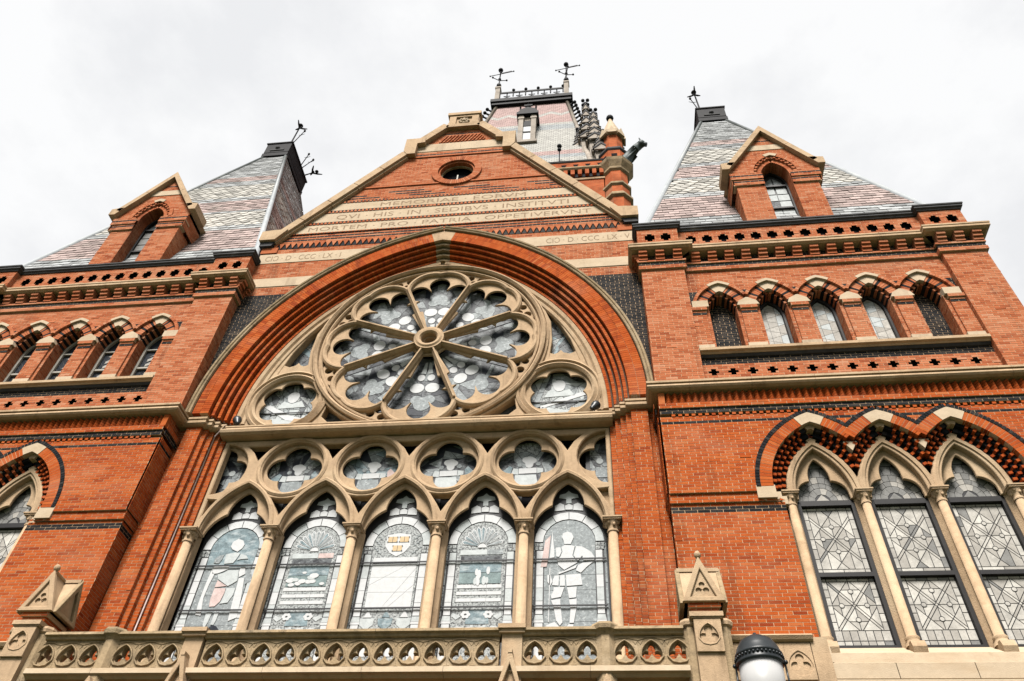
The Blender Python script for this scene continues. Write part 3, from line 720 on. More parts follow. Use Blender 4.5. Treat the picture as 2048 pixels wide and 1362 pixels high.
    P(MB().sweep(up, [(-.25, 17.705), (.03, 17.705), (.045, 17.74), (.08, 17.77), (.08, 17.82), (.10, 17.835), (.10, 17.88), (.06, 17.90), (-.25, 17.95)], plan=1), 'coping', 'dark_stone')
    # ---------------- roof
    B = [(PX0+.12, -.32, 17.85), (PX1-.12, -.32, 17.85), (PX1-.12, 7.6, 17.85), (PX0+.12, 7.6, 17.85)]
    T = [(8.35, 2.85, 29.35), (9.25, 2.85, 29.35), (9.25, 4.6, 29.35), (8.35, 4.6, 29.35)]
    rf = MB(); rf.v = B+T
    for q in ((0, 1, 5, 4), (1, 2, 6, 5), (2, 3, 7, 6), (3, 0, 4, 7), (4, 5, 6, 7)): rf.face(q)
    roof = P(rf, 'roof', 'dark_stone')
    def band(z):
        for lim_, c in ((18.9, 'grey'), (20.5, 'red'), (20.85, 'grey'), (22.1, 'pale'), (22.4, 'grey'), (23.5, 'red'), (23.8, 'grey'), (25.2, 'pale')):
            if z < lim_: return c
        return 'red' if 25.9 < z < 26.4 else 'grey'
    buckets = {'grey': MB(), 'red': MB(), 'pale': MB()}; cand = []
    DX = (PX0+2.0, )
    for (b0, b1, t0, t1), full in (((B[0], B[1], T[0], T[1]), True), ((B[3], B[0], T[3], T[0]), True), ((B[1], B[2], T[1], T[2]), False)):
        b0, b1, t0, t1 = map(Vector, (b0, b1, t0, t1)); ax = (b1-b0).normalized(); H = (t0-b0)-((t0-b0).dot(ax))*ax; hl = H.length; H.normalize(); nrm = ax.cross(H); nrm.normalize()
        ex = .19; rows = int(hl/ex); wd = .29
        for r in range(rows):
            f0 = r*ex/hl; f1 = min(1, (r+1.0)*ex/hl); L0 = b0.lerp(t0, f0); R0 = b1.lerp(t1, f0); a0 = (L0-b0).dot(ax); a1 = (R0-b0).dot(ax)
            zz = L0.z; cl = band(zz); sc_ = cl == 'pale'
            k0 = math.floor(a0/wd); off = .5*(r % 2)
            for k in range(int(k0), int(a1/wd)+1):
                u0 = max(a0, (k+off)*wd)+.006; u1 = min(a1, (k+1+off)*wd)-.006
                if u1-u0 < .05: continue
                o0 = b0+H*(r*ex); jit = random.uniform(-.004, .006); th = .024+random.uniform(0, .012)
                if sc_: loc = [(u0, .07), ((u0*3+u1)/4, .012), ((u0+u1)/2, -.03), ((u0+3*u1)/4, .012), (u1, .07), (u1, ex+.05), (u0, ex+.05)]
                else: loc = [(u0, jit), (u1, jit), (u1, ex+.05), (u0, ex+.05)]
                cen = o0+ax*((u0+u1)/2)+H*(ex/2)
                up_ = lambda s: th+.012-.02*(s/(ex+.05))
                vv = [tuple(o0+ax*u+H*s+nrm*up_(s)) for u, s in loc]+[tuple(o0+ax*u+H*s+nrm*(up_(s)-th)) for u, s in loc]
                cand.append((cl, vv, len(loc), cen, full))
    sg = -1 if mirror else 1
    wc = lambda c: Vector((sg*c[0], c[1], c[2]))
    vis = [q for q in cand if q[4] and in_frame(wc(q[3])) and q[3][2] > 18.4 and not (q[3][1] < 1.6 and abs(q[3][0]-8.87) < 1.35)]
    vis = [q for q in vis if not (not mirror and q[3][0] < 7.2 and q[3][1] > 1)]
    vis.sort(key=lambda q: (wc(q[3])-CAM).length); tk = set(id(q) for q in vis[:300])
    def slate(mb, q, v):
        i = len(mb.v); n = q[2]; mb.v += q[1]; mb.face(tuple(range(i, i+n)), v); 
        for k in range(n): mb.face((i+k, i+n+k, i+n+(k+1) % n, i+(k+1) % n), v)
    for q in cand:
        if id(q) in tk: m1 = MB(); slate(m1, q, random.uniform(.02, 1)); P(m1, 'slate', 'slate_'+q[0], roof)
        else: slate(buckets[q[0]], q, random.uniform(.02, 1))
    for c, mb in buckets.items(): P(mb, c+'_slates', 'slate_'+c, roof, 'stuff')
    for b, t in ((0, 0), (1, 1), (3, 3), (2, 2)):
        bb, tt = Vector(B[b]), Vector(T[t]); P(MB().tube(bb+Vector((0, 0, .05)), tt+Vector((0, 0, .05)), .085, .075, 8), 'hip_roll', 'lead', roof)
    P(MB().box(8.25, 9.35, 2.74, 4.7, 29.3, 29.52), 'ridge_plinth', 'dark_metal', roof)
    P(MB().box(8.33, 9.27, 2.82, 4.62, 29.52, 29.60).box(8.27, 9.33, 2.76, 4.68, 29.60, 30.28).box(8.23, 9.37, 2.72, 4.72, 30.28, 30.34), 'ridge_box', 'dark_metal', roof)
    P(MB().box(8.5, 9.1, 2.73, 2.755, 29.72, 29.80).ball((8.8, 2.75, 29.9), .10, 8, 5), 'ridge_ornament', 'dark_stone', roof)
    def flower(base, tip, r):     # iron flower: stem, cup and three petals
        f = MB(); B_, T2 = Vector(base), Vector(tip); d_ = (T2-B_).normalized()
        f.tube(B_, T2, .035, .026, 6).tube(T2, T2+d_*.16, .03, .085, 8).ball(tuple(T2+d_*.26), r, 10, 6, .75)
        for k in range(3):
            t = k*2.1+.5; e1 = T2+d_*.12+Vector((.16*math.cos(t), .16*math.sin(t), .0)); e2 = T2+d_*.20+Vector((.30*math.cos(t), .30*math.sin(t), .02)); f.tube(T2+d_*.05, e1, .03, .04, 6).tube(e1, e2, .04, .02, 6)
        return f
    P(flower((8.45, 2.9, 30.4), (8.40, 2.9, 31.75), .11), 'finial', 'dark_metal', roof)
    def twig(base, tip):
        f = MB(); B_, T2 = Vector(base), Vector(tip); m_ = B_.lerp(T2, .7); sd = Vector((.16, .1, .22))
        f.tube(B_, T2, .024, .016, 6).ball(tuple(T2), .05, 8, 5, 1.7).tube(m_, m_+sd, .016, .008, 6).tube(m_, m_+Vector((-.16, 0, .1)), .016, .008, 6); return f
    P(twig((8.45, 2.95, 30.4), (8.2 if not mirror else 8.12, 2.95, 31.6)), 'iron_stem', 'dark_metal', roof)
    if mirror:
        P(twig((8.30, 3.9, 30.3), (8.15, 3.9, 31.3)), 'iron_stem', 'dark_metal', roof); P(twig((8.28, 4.0, 30.3), (7.90, 4.0, 30.95)), 'iron_stem', 'dark_metal', roof)
        P(flower((8.28, 4.3, 30.2), (7.95, 4.3, 30.35), .08), 'finial', 'dark_metal', roof)
    # ---------------- dormer
    DC = 8.87
    dw = Wall(mirror, 'brick_upper')
    cd_ = c_of(.36, .62); rd_ = .36+cd_
    op = arch_pts(DC+.04, 20.05, cd_, rd_, 12); hole = [(DC+.04-.36, 18.0)]+op+[(DC+.04+.36, 18.0)]
    ok_ = lambda r: [(DC+.04-(r-cd_), 20.05)]+arch_pts(DC+.04, 20.05, cd_, r, 12)+[(DC+.04+(r-cd_), 20.05)]
    big = arch_pts(DC+.04, 20.05, cd_, rd_+.30, 14)
    hole2 = [(DC-.32, 18.0), (DC-.32, 20.05)]+big+[(DC+.40, 20.05), (DC+.40, 18.0)]
    dw.lay([rect(DC-1.05, DC+1.05, 17.9, 19.55), hole2], front(-.50))
    dw.lay([rect(DC-1.10, DC+1.10, 19.55, 19.80), hole2], front(-.55), lambda x, z: 'k' if 19.68 < z < 19.74 else 'r')
    dw.lay([rect(DC-1.17, DC+1.17, 19.80, 20.10), hole2], front(-.58), lambda x, z: 'k' if 19.92 < z < 19.98 else 'r')
    dw.lay([[(DC-1.17, 20.10), (DC+1.17, 20.10), (DC+1.17, 20.3), (DC, 22.2), (DC-1.17, 20.3)], hole2], front(-.54), lambda x, z: '' if 21.25 < z < 21.5 else 'k' if 21.72 < z < 21.78 else 'r')
    for s in (-1, 1):
        dw.lay([rect(-.5, 1.6, 17.9, 19.55)], side(DC+s*1.05, s)); dw.lay([rect(-.56, 1.6, 19.55, 20.1)], side(DC+s*1.15, s)); dw.lay([rect(-.5, -.10, 18.0, 20.1)], side(DC+.04+s*.36, -s))
    dw.m.box(DC-1.12, DC-.42, -.54, -.3, 19.551, 19.6).box(DC+.46, DC+1.12, -.54, -.3, 19.551, 19.6).box(DC-1.16, DC-.5, -.575, -.3, 19.801, 19.85).box(DC+.55, DC+1.16, -.575, -.3, 19.801, 19.85)
    dorm = dw.done('dormer_wall', root)
    P(MB().prism([(DC-.24, 21.25), (DC+.24+.33, 21.25), (DC+.42, 21.5), (DC-.42, 21.5), (DC-.57, 21.25)], -.56, -.4), 'gable_band', 'stone_pale', dorm)
    vm, vk = MB(), MB()
    voussoirs(vm, DC+.04, 20.05, cd_, rd_, rd_+.13, -.50, -.08, .06, .007); voussoirs(vm, DC+.04, 20.05, cd_, rd_+.20, rd_+.31, -.585, -.3, .06, .007)
    voussoirs(vk, DC+.04, 20.05, cd_, rd_+.13, rd_+.20, -.57, -.3, .07, .02, None, None, pick=lambda k, s: k % 2 == 0)
    voussoirs(vm, DC+.04, 20.05, cd_, rd_+.128, rd_+.205, -.545, -.3, .07, .0)
    P(vm, 'arch_bricks', 'brick_upper', dorm, 'stuff'); P(vk, 'arch_dentils', 'brick_upper', dorm, 'stuff')
    kh = DC+.04
    kp = P(keystone(MB(), kh, 20.05, cd_, rd_+.20, rd_+.315, math.acos(cd_/(rd_+.2))-.16, -.60, -.3), 'keystone', 'stone_pale', dorm)
    for s in (-1, 1):             # coping of the dormer gable
        P(MB().prism([(DC+s*1.16, 20.20), (DC+s*1.35, 20.20), (DC+s*1.35, 20.48), (DC+s*1.12, 20.52), (DC+s*.97, 20.52)], -.68, .0), 'kneeler', 'stone', dorm)
        for k in range(2):
            f = lambda t, o: (DC+s*(1.12*(1-t))+s*o*.85, 20.38+t*(22.20-20.38)+o*.52)
            t0, t1 = k/2+(.004 if k else 0), (k+1)/2
            P(MB().prism([f(t0, -.06), f(t0, .09), f(t1, .09) if k == 0 else (DC, 22.40), f(t1, -.06) if k == 0 else (DC, 22.12)], -.68-.001*k, 2.3), 'coping_stone', 'stone', dorm)
    rr = MB().prism([(DC-1.05, 20.1), (DC+1.05, 20.1), (DC, 22.0)], .02, 2.6); P(rr, 'dormer_body', 'brick_far', dorm)
    P(MB().box(DC-1.0, DC+1.0, .0, 2.4, 17.9, 20.1), 'dormer_core', 'brick_far', dorm)
    dwi = link('window', MB().prism(ok_(rd_)+[(DC+.40, 18.0), (DC-.32, 18.0)], -.09, -.05).mesh('window', 'came', mirror), root)
    inn = arch_pts(DC+.04, 20.05, cd_, rd_-.05, 12)+[(DC+.35, 18.05), (DC-.27, 18.05)]
    P(MB().plate([ok_(rd_)+[(DC+.40, 18.0), (DC-.32, 18.0)], inn], -.17, -.09, .006), 'frame', 'window_frame', dwi)
    for z in (18.95, 19.98): P(MB().box(DC-.28, DC+.36, -.165, -.10, z, z+.06), 'sash_rail', 'window_frame', dwi)
    for c_ in range(2):
        for r in range(5):
            z0 = 18.08+.29*r if r < 3 else 19.05+.31*(r-3); x0 = DC-.26+.31*c_
            P(MB().box(x0+.008, x0+.298, -.105, -.095, z0+.01, z0+.28), 'pane', ('glass_pale' if not mirror else 'glass_leaded3') if rng.random() < .8 else 'glass_dark', dwi)
        r = 2; P(MB().box(DC-.26+.31*c_+.02, DC-.26+.31*c_+.28, -.105, -.095, 19.68, 19.96), 'pane', 'glass_pale' if not mirror else 'glass_leaded3', dwi)
        P(MB().prism([(DC-.24+.31*c_, 20.06), (DC+.03+.31*c_, 20.06), (DC+(.03 if c_ == 0 else .2), 20.45 if c_ == 0 else 20.3), (DC+(-.1 if c_ == 0 else .07), 20.32 if c_ == 0 else 20.45)], -.105, -.095), 'pane', 'glass_grey', dwi)
    return root
pavilion(False, 'right brick pavilion with slate roof, dormer and full row of arched windows')
pavilion(True, 'left brick pavilion with slate roof, cut off by the left edge of the photo')

# ================================================================== gabled transept front
FRONT = thing('gabled_front', (0, -.3, 0), 'tall brick gabled front with rose window, pointed arch and Latin inscription', 'building')
def F(mb, name, m_, par=FRONT, kind=None, label=None): return part(mb, name, m_, par, False, kind, label)
rng = random.Random(11)
AZS, AC_ = 12.4, 1.5                    # great arch springing and centre offset
RH, RHI, RB, RS = 6.58, 6.40, 6.03, 5.60
ORD = [(6.03, 5.925, -.29), (5.925, 5.82, -.20), (5.82, 5.71, -.11), (5.71, 5.60, -.02)]
F(MB().box(-5.0, 5.0, .5, 9.5, 0, 18.2).prism([(-4.9, 18.2), (4.9, 18.2), (.3, 24.4), (-.3, 24.4)], .0, 9.5), 'core', 'brick_far')
F(MB().box(-5.0, 5.0, .42, .46, 6.0, 18.0), 'window_backing', 'void')
# gable wall
gab = [(-5.05, 12.2), (5.05, 12.2), (5.05, 18.62), (4.85, 18.66), (1.58, 22.85), (1.58, 23.5), (1.2, 23.5), (.45, 24.4), (-.45, 24.4), (-1.2, 23.5), (-1.58, 23.5), (-1.58, 22.85), (-4.85, 18.66), (-5.05, 18.62)]
hole = [(-(RH-.09-AC_), 12.0)]+arch_pts(0, AZS, AC_, RH-.09, 40)+[(RH-.09-AC_, 12.0)]
ocu = circ(.02, 21.80, .72, 40)
BANDS = [(16.77, 17.11), (17.77, 18.17), (19.05, 19.42), (19.54, 19.97), (20.10, 20.45), (23.08, 23.52)]
def gk(x, z):
    for a, b in BANDS:
        if a-.02 < z < b+.02: return ''
    if z < 16.43: return 'k'
    if 18.64 < z < 19.02: return 'k' if int(z/.06) % 2 == 0 else 'r'
    if 18.36 < z < 18.62 or 23.54 < z < 24.0: return 'r'
    if 20.50 < z < 20.92: return 'k' if (int(z/.06) % 2 == 0 and math.sin(x*3.1+z*9) > -.1) else 'r'
    if 24.06 < z < 24.12 or 22.86 < z < 22.92: return 'k'
    return 'r'
w = Wall(False, 'brick_upper')
w.lay([[p for p in gab], hole, ocu], front(-.30), gk, ind=True)
GW = w.done('gable_wall', FRONT, 300, lambda p: p[2] > 16.5)
for a, b in BANDS:                       # pale stone courses, in separate blocks
    sp = spans([gab, hole], (a+b)/2); sl = spans([gab, hole], a); st = spans([gab, hole], b)
    for i, (p, q) in enumerate(sp):
        ok2 = len(sl) == len(sp) == len(st)
        p0, q0 = sl[i] if ok2 else (p, q); p1, q1 = st[i] if ok2 else (p, q)
        nb = max(1, round((q-p)/1.9))
        for k in range(nb):
            f0, f1 = k/nb, (k+1)/nb
            lo0 = p0+(q0-p0)*f0; lo1 = p0+(q0-p0)*f1; hi0 = p1+(q1-p1)*f0; hi1 = p1+(q1-p1)*f1
            F(MB().prism([(lo0+.002, a), (lo1-.002, a), (hi1-.002, b), (hi0+.002, b)], -.315, -.25), 'band_stone', 'stone_pale', GW)
def sawrow(z0, z1, pitch, x0, x1, y, down=True):
    mb = MB(); n = int((x1-x0)/pitch)
    for k in range(n):
        x = x0+pitch*k
        mb.prism([(x+.008, z0), (x+pitch-.008, z0), (x+pitch/2, z1)] if not down else [(x+.008, z1), (x+pitch-.008, z1), (x+pitch/2, z0)], y-.035, y, random.uniform(.1, .9))
    return mb
for (z0, z1, pt) in ((18.38, 18.60, .165), (19.425, 19.535, .11), (19.975, 20.095, .11), (19.0, 19.045, .1), (20.455, 20.54, .11)):
    for p, q in spans([gab, hole], (z0+z1)/2): F(sawrow(z0, z1, pt, p+.1, q-.1, -.30, z0 < 18.5), 'sawtooth_bricks', 'brick_upper', GW, 'stuff')
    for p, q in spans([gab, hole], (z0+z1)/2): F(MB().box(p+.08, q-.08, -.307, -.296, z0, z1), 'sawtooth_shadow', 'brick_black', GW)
d = MB()                                 # leaning bricks in the top field
for r in range(4):
    for k in range(13-r):
        x = -.72+.055*r+.115*k; d.prism([(x, 23.56+.105*r), (x+.05, 23.56+.105*r), (x+.10, 23.65+.105*r), (x+.05, 23.65+.105*r)], -.335, -.3, random.uniform(.1, .9))
F(d, 'leaning_bricks', 'brick_upper', GW, 'stuff')
for z, xw in ((21.16, 2.95), (22.72, 1.66)): F(MB().box(-xw, xw, -.335, -.29, z, z+.055, .4), 'brick_ledge', 'brick_upper', GW)
# inscription
def text(s, x0, x1, zc, h, y=-.3155):
    cu = bpy.data.curves.new('t', 'FONT'); cu.body = s; cu.size = 1; cu.extrude = .0; cu.resolution_u = 3; cu.offset = -.004
    ob = bpy.data.objects.new('t', cu); me = bpy.data.meshes.new_from_object(ob)
    xs = [q.co.x for q in me.vertices]; ys = [q.co.y for q in me.vertices]; ax, bx = min(xs), max(xs); ay, by = 0., .73
    for q in me.vertices: q.co = ((q.co.x-ax)/(bx-ax)*(x1-x0)+x0, y-.002, zc-h/2+(q.co.y-ay)/(by-ay)*h)
    par = list(range(len(me.vertices)))
    def find(i):
        while par[i] != i: par[i] = par[par[i]]; i = par[i]
        return i
    for ed in me.edges: par[find(ed.vertices[0])] = find(ed.vertices[1])
    isl = {}
    for pl in me.polygons: isl.setdefault(find(pl.vertices[0]), []).append(tuple(pl.vertices))
    for fs in isl.values():
        ids = sorted(set(i for f_ in fs for i in f_)); mp_ = {i: k for k, i in enumerate(ids)}
        mb = MB(); mb.v = [tuple(me.vertices[i].co) for i in ids]
        for f_ in fs: mb.face(tuple(mp_[i] for i in f_))
        part(mb, 'letter', 'engrave', GW)
    bpy.data.objects.remove(ob); bpy.data.meshes.remove(me)
text('MEMORIAE · EORVM', -2.05, 2.15, 20.27, .20)
text('QVI · HIS · IN · SEDIBVS · INSTITVTI', -3.25, 3.35, 19.755, .22)
text('MORTEM · PRO · PATRIA · OPPETIVERVNT', -3.95, 3.95, 19.23, .20)
text('CI\u0186 · D · CCC · LX · I', -4.85, -2.75, 17.97, .22)
text('CI\u0186 · D · CCC · LX · V', 2.75, 4.9, 17.97, .22)
# oculus
o1, o2 = MB(), MB()
for k in range(64):
    a0, a1 = 2*PI*k/64+.006, 2*PI*(k+1)/64-.006
    for mb, r0, r1, y0 in ((o1, .56, .76, -.36), (o2, .50, .55, -.30)):
        mb.prism([(.02+r*math.cos(t), 21.8+r*math.sin(t)) for r, t in ((r0, a0), (r1, a0), (r1, a1), (r0, a1))], y0, -.1, random.uniform(.05, .95))
oc = F(MB().prism(circ(.02, 21.8, .74, 40), -.02, .05), 'oculus', 'void'); F(o1, 'oculus_bricks', 'brick_upper', oc, 'stuff'); F(o2, 'oculus_inner_bricks', 'brick_upper', oc, 'stuff')
F(MB().plate([circ(.02, 21.8, .50, 40), circ(.02, 21.8, .46, 40)], -.18, -.1, .01), 'oculus_ring', 'stone_old', oc); F(MB().box(.0, .04, -.14, -.10, 21.35, 21.85), 'oculus_bar', 'frame_pale', oc)
# gable coping
def slope_block(p, q, t, y0, y1, lift=.0):
    dx, dz = q[0]-p[0], q[1]-p[1]; L = math.hypot(dx, dz); nx, nz = -dz/L, dx/L
    if nz < 0: nx, nz = -nx, -nz
    return [(p[0], p[1]), (q[0], q[1]), (q[0]+nx*t, q[1]+nz*t), (p[0]+nx*t, p[1]+nz*t)]
for s in (-1, 1):
    F(MB().prism([(s*4.72, 18.62), (s*5.17, 18.62), (s*5.17, 19.02), (s*4.80, 19.06), (s*4.45, 19.06)], -.50, .3), 'kneeler', 'stone')
    F(MB().prism([(s*4.80, 18.44), (s*5.14, 18.44), (s*5.14, 18.618), (s*4.72, 18.618)], -.42, .25), 'kneeler_foot', 'dark_stone')
    F(MB().box(min(s*4.6, s*5.06), max(s*4.6, s*5.06), -.34, .2, 18.2, 18.435, .3), 'kneeler_brick', 'brick_upper')
    A, Bq = (s*4.72, 18.66), (s*1.58, 22.80)
    for k in range(5):
        t0, t1 = k/5+.002, (k+1)/5-.002; p = (A[0]+(Bq[0]-A[0])*t0, A[1]+(Bq[1]-A[1])*t0); q = (A[0]+(Bq[0]-A[0])*t1, A[1]+(Bq[1]-A[1])*t1)
        mb = MB().prism(slope_block(p, q, .23, 0, 0), -.47, .35)
        p2 = (p[0]-s*0, p[1]-.09); mb.prism(slope_block((p[0], p[1]-.10), (q[0], q[1]-.10), .098, 0, 0), -.40, .2)
        F(mb, 'coping_stone', 'stone')
    F(MB().prism([(s*1.62, 22.75), (s*1.36, 22.75), (s*1.36, 23.36), (s*1.12, 23.40), (s*1.12, 23.66), (s*1.74, 23.66), (s*1.74, 22.95)], -.485, .35), 'shoulder_stone', 'stone')
    for k in range(2):
        A, Bq = (s*1.20, 23.44), (s*.44, 24.38); t0, t1 = k/2+.003, (k+1)/2-.003
        F(MB().prism(slope_block((A[0]+(Bq[0]-A[0])*t0, A[1]+(Bq[1]-A[1])*t0), (A[0]+(Bq[0]-A[0])*t1, A[1]+(Bq[1]-A[1])*t1), .26, 0, 0), -.46, .35), 'coping_stone', 'stone')
F(MB().plate([[(-.56, 24.30), (.56, 24.30), (.48, 24.62), (.48, 25.02), (-.48, 25.02), (-.48, 24.62)], rect(-.26, .26, 24.48, 24.92)], -.46, -.40).box(-.5, .5, -.40, .35, 24.3, 25.0).box(-.55, .55, -.50, .4, 25.022, 25.17), 'apex_block', 'stone')
ro = MB()
for k in range(8): t = k*PI/4; ro.ball((.13*math.cos(t), -.41, 24.70+.13*math.sin(t)), .06, 6, 4)
F(ro.ball((0, -.42, 24.70), .08, 8, 5), 'rosette', 'stone_pale')
# great arch
for run in pieces(arch_pts(0, AZS, AC_, RHI, 60), 18): F(MB().sweep(run, [(.02, -.39), (.03, -.43), (.06, -.445), (.085, -.42), (.10, -.45), (.135, -.46), (.155, -.43), (.155, -.25), (.02, -.25)]), 'hood_stone', 'stone_old')
akk = math.acos(AC_/6.2)-.045
v1 = MB()
for r0, r1 in ((6.03, 6.222), (6.228, 6.40)): voussoirs(v1, 0, AZS, AC_, r0, r1, -.38, -.2, .062, .006, akk)
F(v1, 'arch_bricks', 'brick', kind='stuff')
F(keystone(MB(), 0, AZS, AC_, 6.03, 6.40, akk, -.385, -.2), 'keystone', 'stone')
F(MB().sweep(arch_pts(0, AZS, AC_, 6.05, 40), [(0, -.372), (.34, -.372), (.34, -.2), (0, -.2)]), 'arch_bed', 'mortar')
for i, (ra, rb, yy) in enumerate(ORD):
    v2 = MB(); voussoirs(v2, 0, AZS, AC_, rb, rb+.066, yy-.004, yy+.17, .064, .006, math.acos(AC_/rb)-.032)
    F(v2, 'arch_order_bricks', 'brick', kind='stuff'); F(keystone(MB(), 0, AZS, AC_, rb, rb+.066, math.acos(AC_/rb)-.032, yy-.004, yy+.16), 'order_keystone', 'stone_old')  # order keystones get a darker stone colour to paint their shade
    F(MB().sweep(arch_pts(0, AZS, AC_, rb+.012, 40), [(0, yy+.075), (ra-rb, yy+.075), (ra-rb, yy+.18), (0, yy+.18)]), 'order_bed', 'mortar_shaded')
# jamb piers below the springing
for s, mir in ((1, False), (-1, True)):
    w = Wall(mir, 'brick')
    zb, zt = 4.0, 12.02
    w.lay([rect(4.86, 5.06, zb, zt)], front(-.27)); w.lay([rect(4.53, 4.86, zb, zt)], front(-.38), ind=True); w.lay([rect(-.38, -.27, zb, zt)], side(4.86, 1))
    X = [4.53, 4.425, 4.32, 4.21, 4.10]; Yy = [-.38, -.29, -.20, -.11, -.02]
    for i in range(4):
        w.lay([rect(Yy[i], Yy[i+1], zb, zt)], side(X[i], -1)); w.lay([rect(X[i+1], X[i], zb, zt)], front(Yy[i+1]))
    w.lay([rect(-.02, .12, zb, zt)], side(4.10, -1))
    w.done('jamb_pier', FRONT, 150, lambda p: p[2] > 7.15)
    ip = [(4.10, .05), (4.10, -.02), (4.21, -.02), (4.21, -.11), (4.32, -.11), (4.32, -.20), (4.425, -.20), (4.425, -.29), (4.53, -.29), (4.53, -.38), (4.90, -.38), (4.90, -.3)]
    F_ = part(MB().sweep(ip, [(-.06, 12.0), (.03, 12.0), (.07, 12.02), (.10, 12.05), (.10, 12.11), (.08, 12.12), (.08, 12.135), (.11, 12.145), (.11, 12.195), (-.05, 12.27)], plan=1), 'impost', 'stone', FRONT, mir)
sp_ = MB()
for k in range(16): x = 4.2+.035*k; sp_.tube((x, -.22-.2*(k/16), 12.20), (x+random.uniform(-.05, .05), -.36-.2*(k/16), 12.32+random.uniform(0, .05)), .004, seg=4)
F(sp_, 'bird_spikes', 'frame_pale')
F(MB().tube((-4.06, -.29, 12.10), (-4.30, -.16, 11.9), .016).tube((-4.30, -.15, 11.9), (-4.30, -.15, 5), .014), 'conduit', 'glass_rose')
# ---------------- upper tracery with the rose
ROSE = F(MB().plate([[(-4.12, 12.05)]+arch_pts(0, AZS, AC_, RS+.03, 40)+[(4.12, 12.05)]]+[circ(0, 14.77, 2.58, 72), circ(3.05, 13.02, .74), circ(-3.05, 13.02, .74)]+
    [[(s*x, z) for x, z in [(2.66, 15.86), (2.87, 15.25), (2.90, 14.62), (2.84, 14.08), (3.1, 14.02), (3.52, 13.93), (3.33, 14.6), (3.02, 15.3)]] for s in (1, -1)]+
    [[(s*x, z) for x, z in [(1.55, 12.38), (1.95, 12.36), (2.15, 12.55), (2.10, 12.85), (1.9, 12.72)]] for s in (1, -1)]+
    [[(s*x, z) for x, z in [(.95, 17.24), (1.6, 17.0), (2.2, 16.55), (2.1, 16.7), (1.5, 17.2), (.9, 17.42)]] for s in (1, -1)], .06, .28, .012), 'rose_window', 'stone')
for run in pieces(arch_pts(0, AZS, AC_, RS-.26, 60), 14): F(MB().sweep(run, [(0, .08), (.03, .03), (.09, .02), (.12, .05), (.16, .0), (.24, -.015), (.28, .02), (.28, .12), (0, .12)]), 'arch_stone', 'stone', ROSE)
ringp = [(-.13, .10), (-.125, .02), (-.095, -.015), (-.065, -.005), (-.055, .04), (-.03, .04), (-.02, -.05), (.03, -.10), (.08, -.07), (.09, .03), (.105, .03), (.115, -.01), (.15, .01), (.155, .10)]
for run in pieces(circ(0, 14.77, 2.68, 96)[::-1], 20, closed=True): F(MB().sweep(run, ringp), 'rose_ring_stone', 'stone', ROSE)
for s in (-1, 1):
    F(MB().sweep(circ(s*3.05, 13.02, .82, 56)[::-1], [(-.1, .10), (-.1, .03), (-.05, -.02), (.02, .03), (.05, -.02), (.11, .02), (.11, .10)], closed=True), 'side_ring', 'stone', ROSE)
    six = star(s*3.05, 13.02, [(s*3.05+.40*math.cos(PI/2+k*PI/3), 13.02+.40*math.sin(PI/2+k*PI/3), .265) for k in range(6)]+[(s*3.05, 13.02, .4)], 150)
    F(MB().plate([circ(s*3.05, 13.02, .75), six], .10, .155, .01), 'side_foils', 'stone', ROSE)
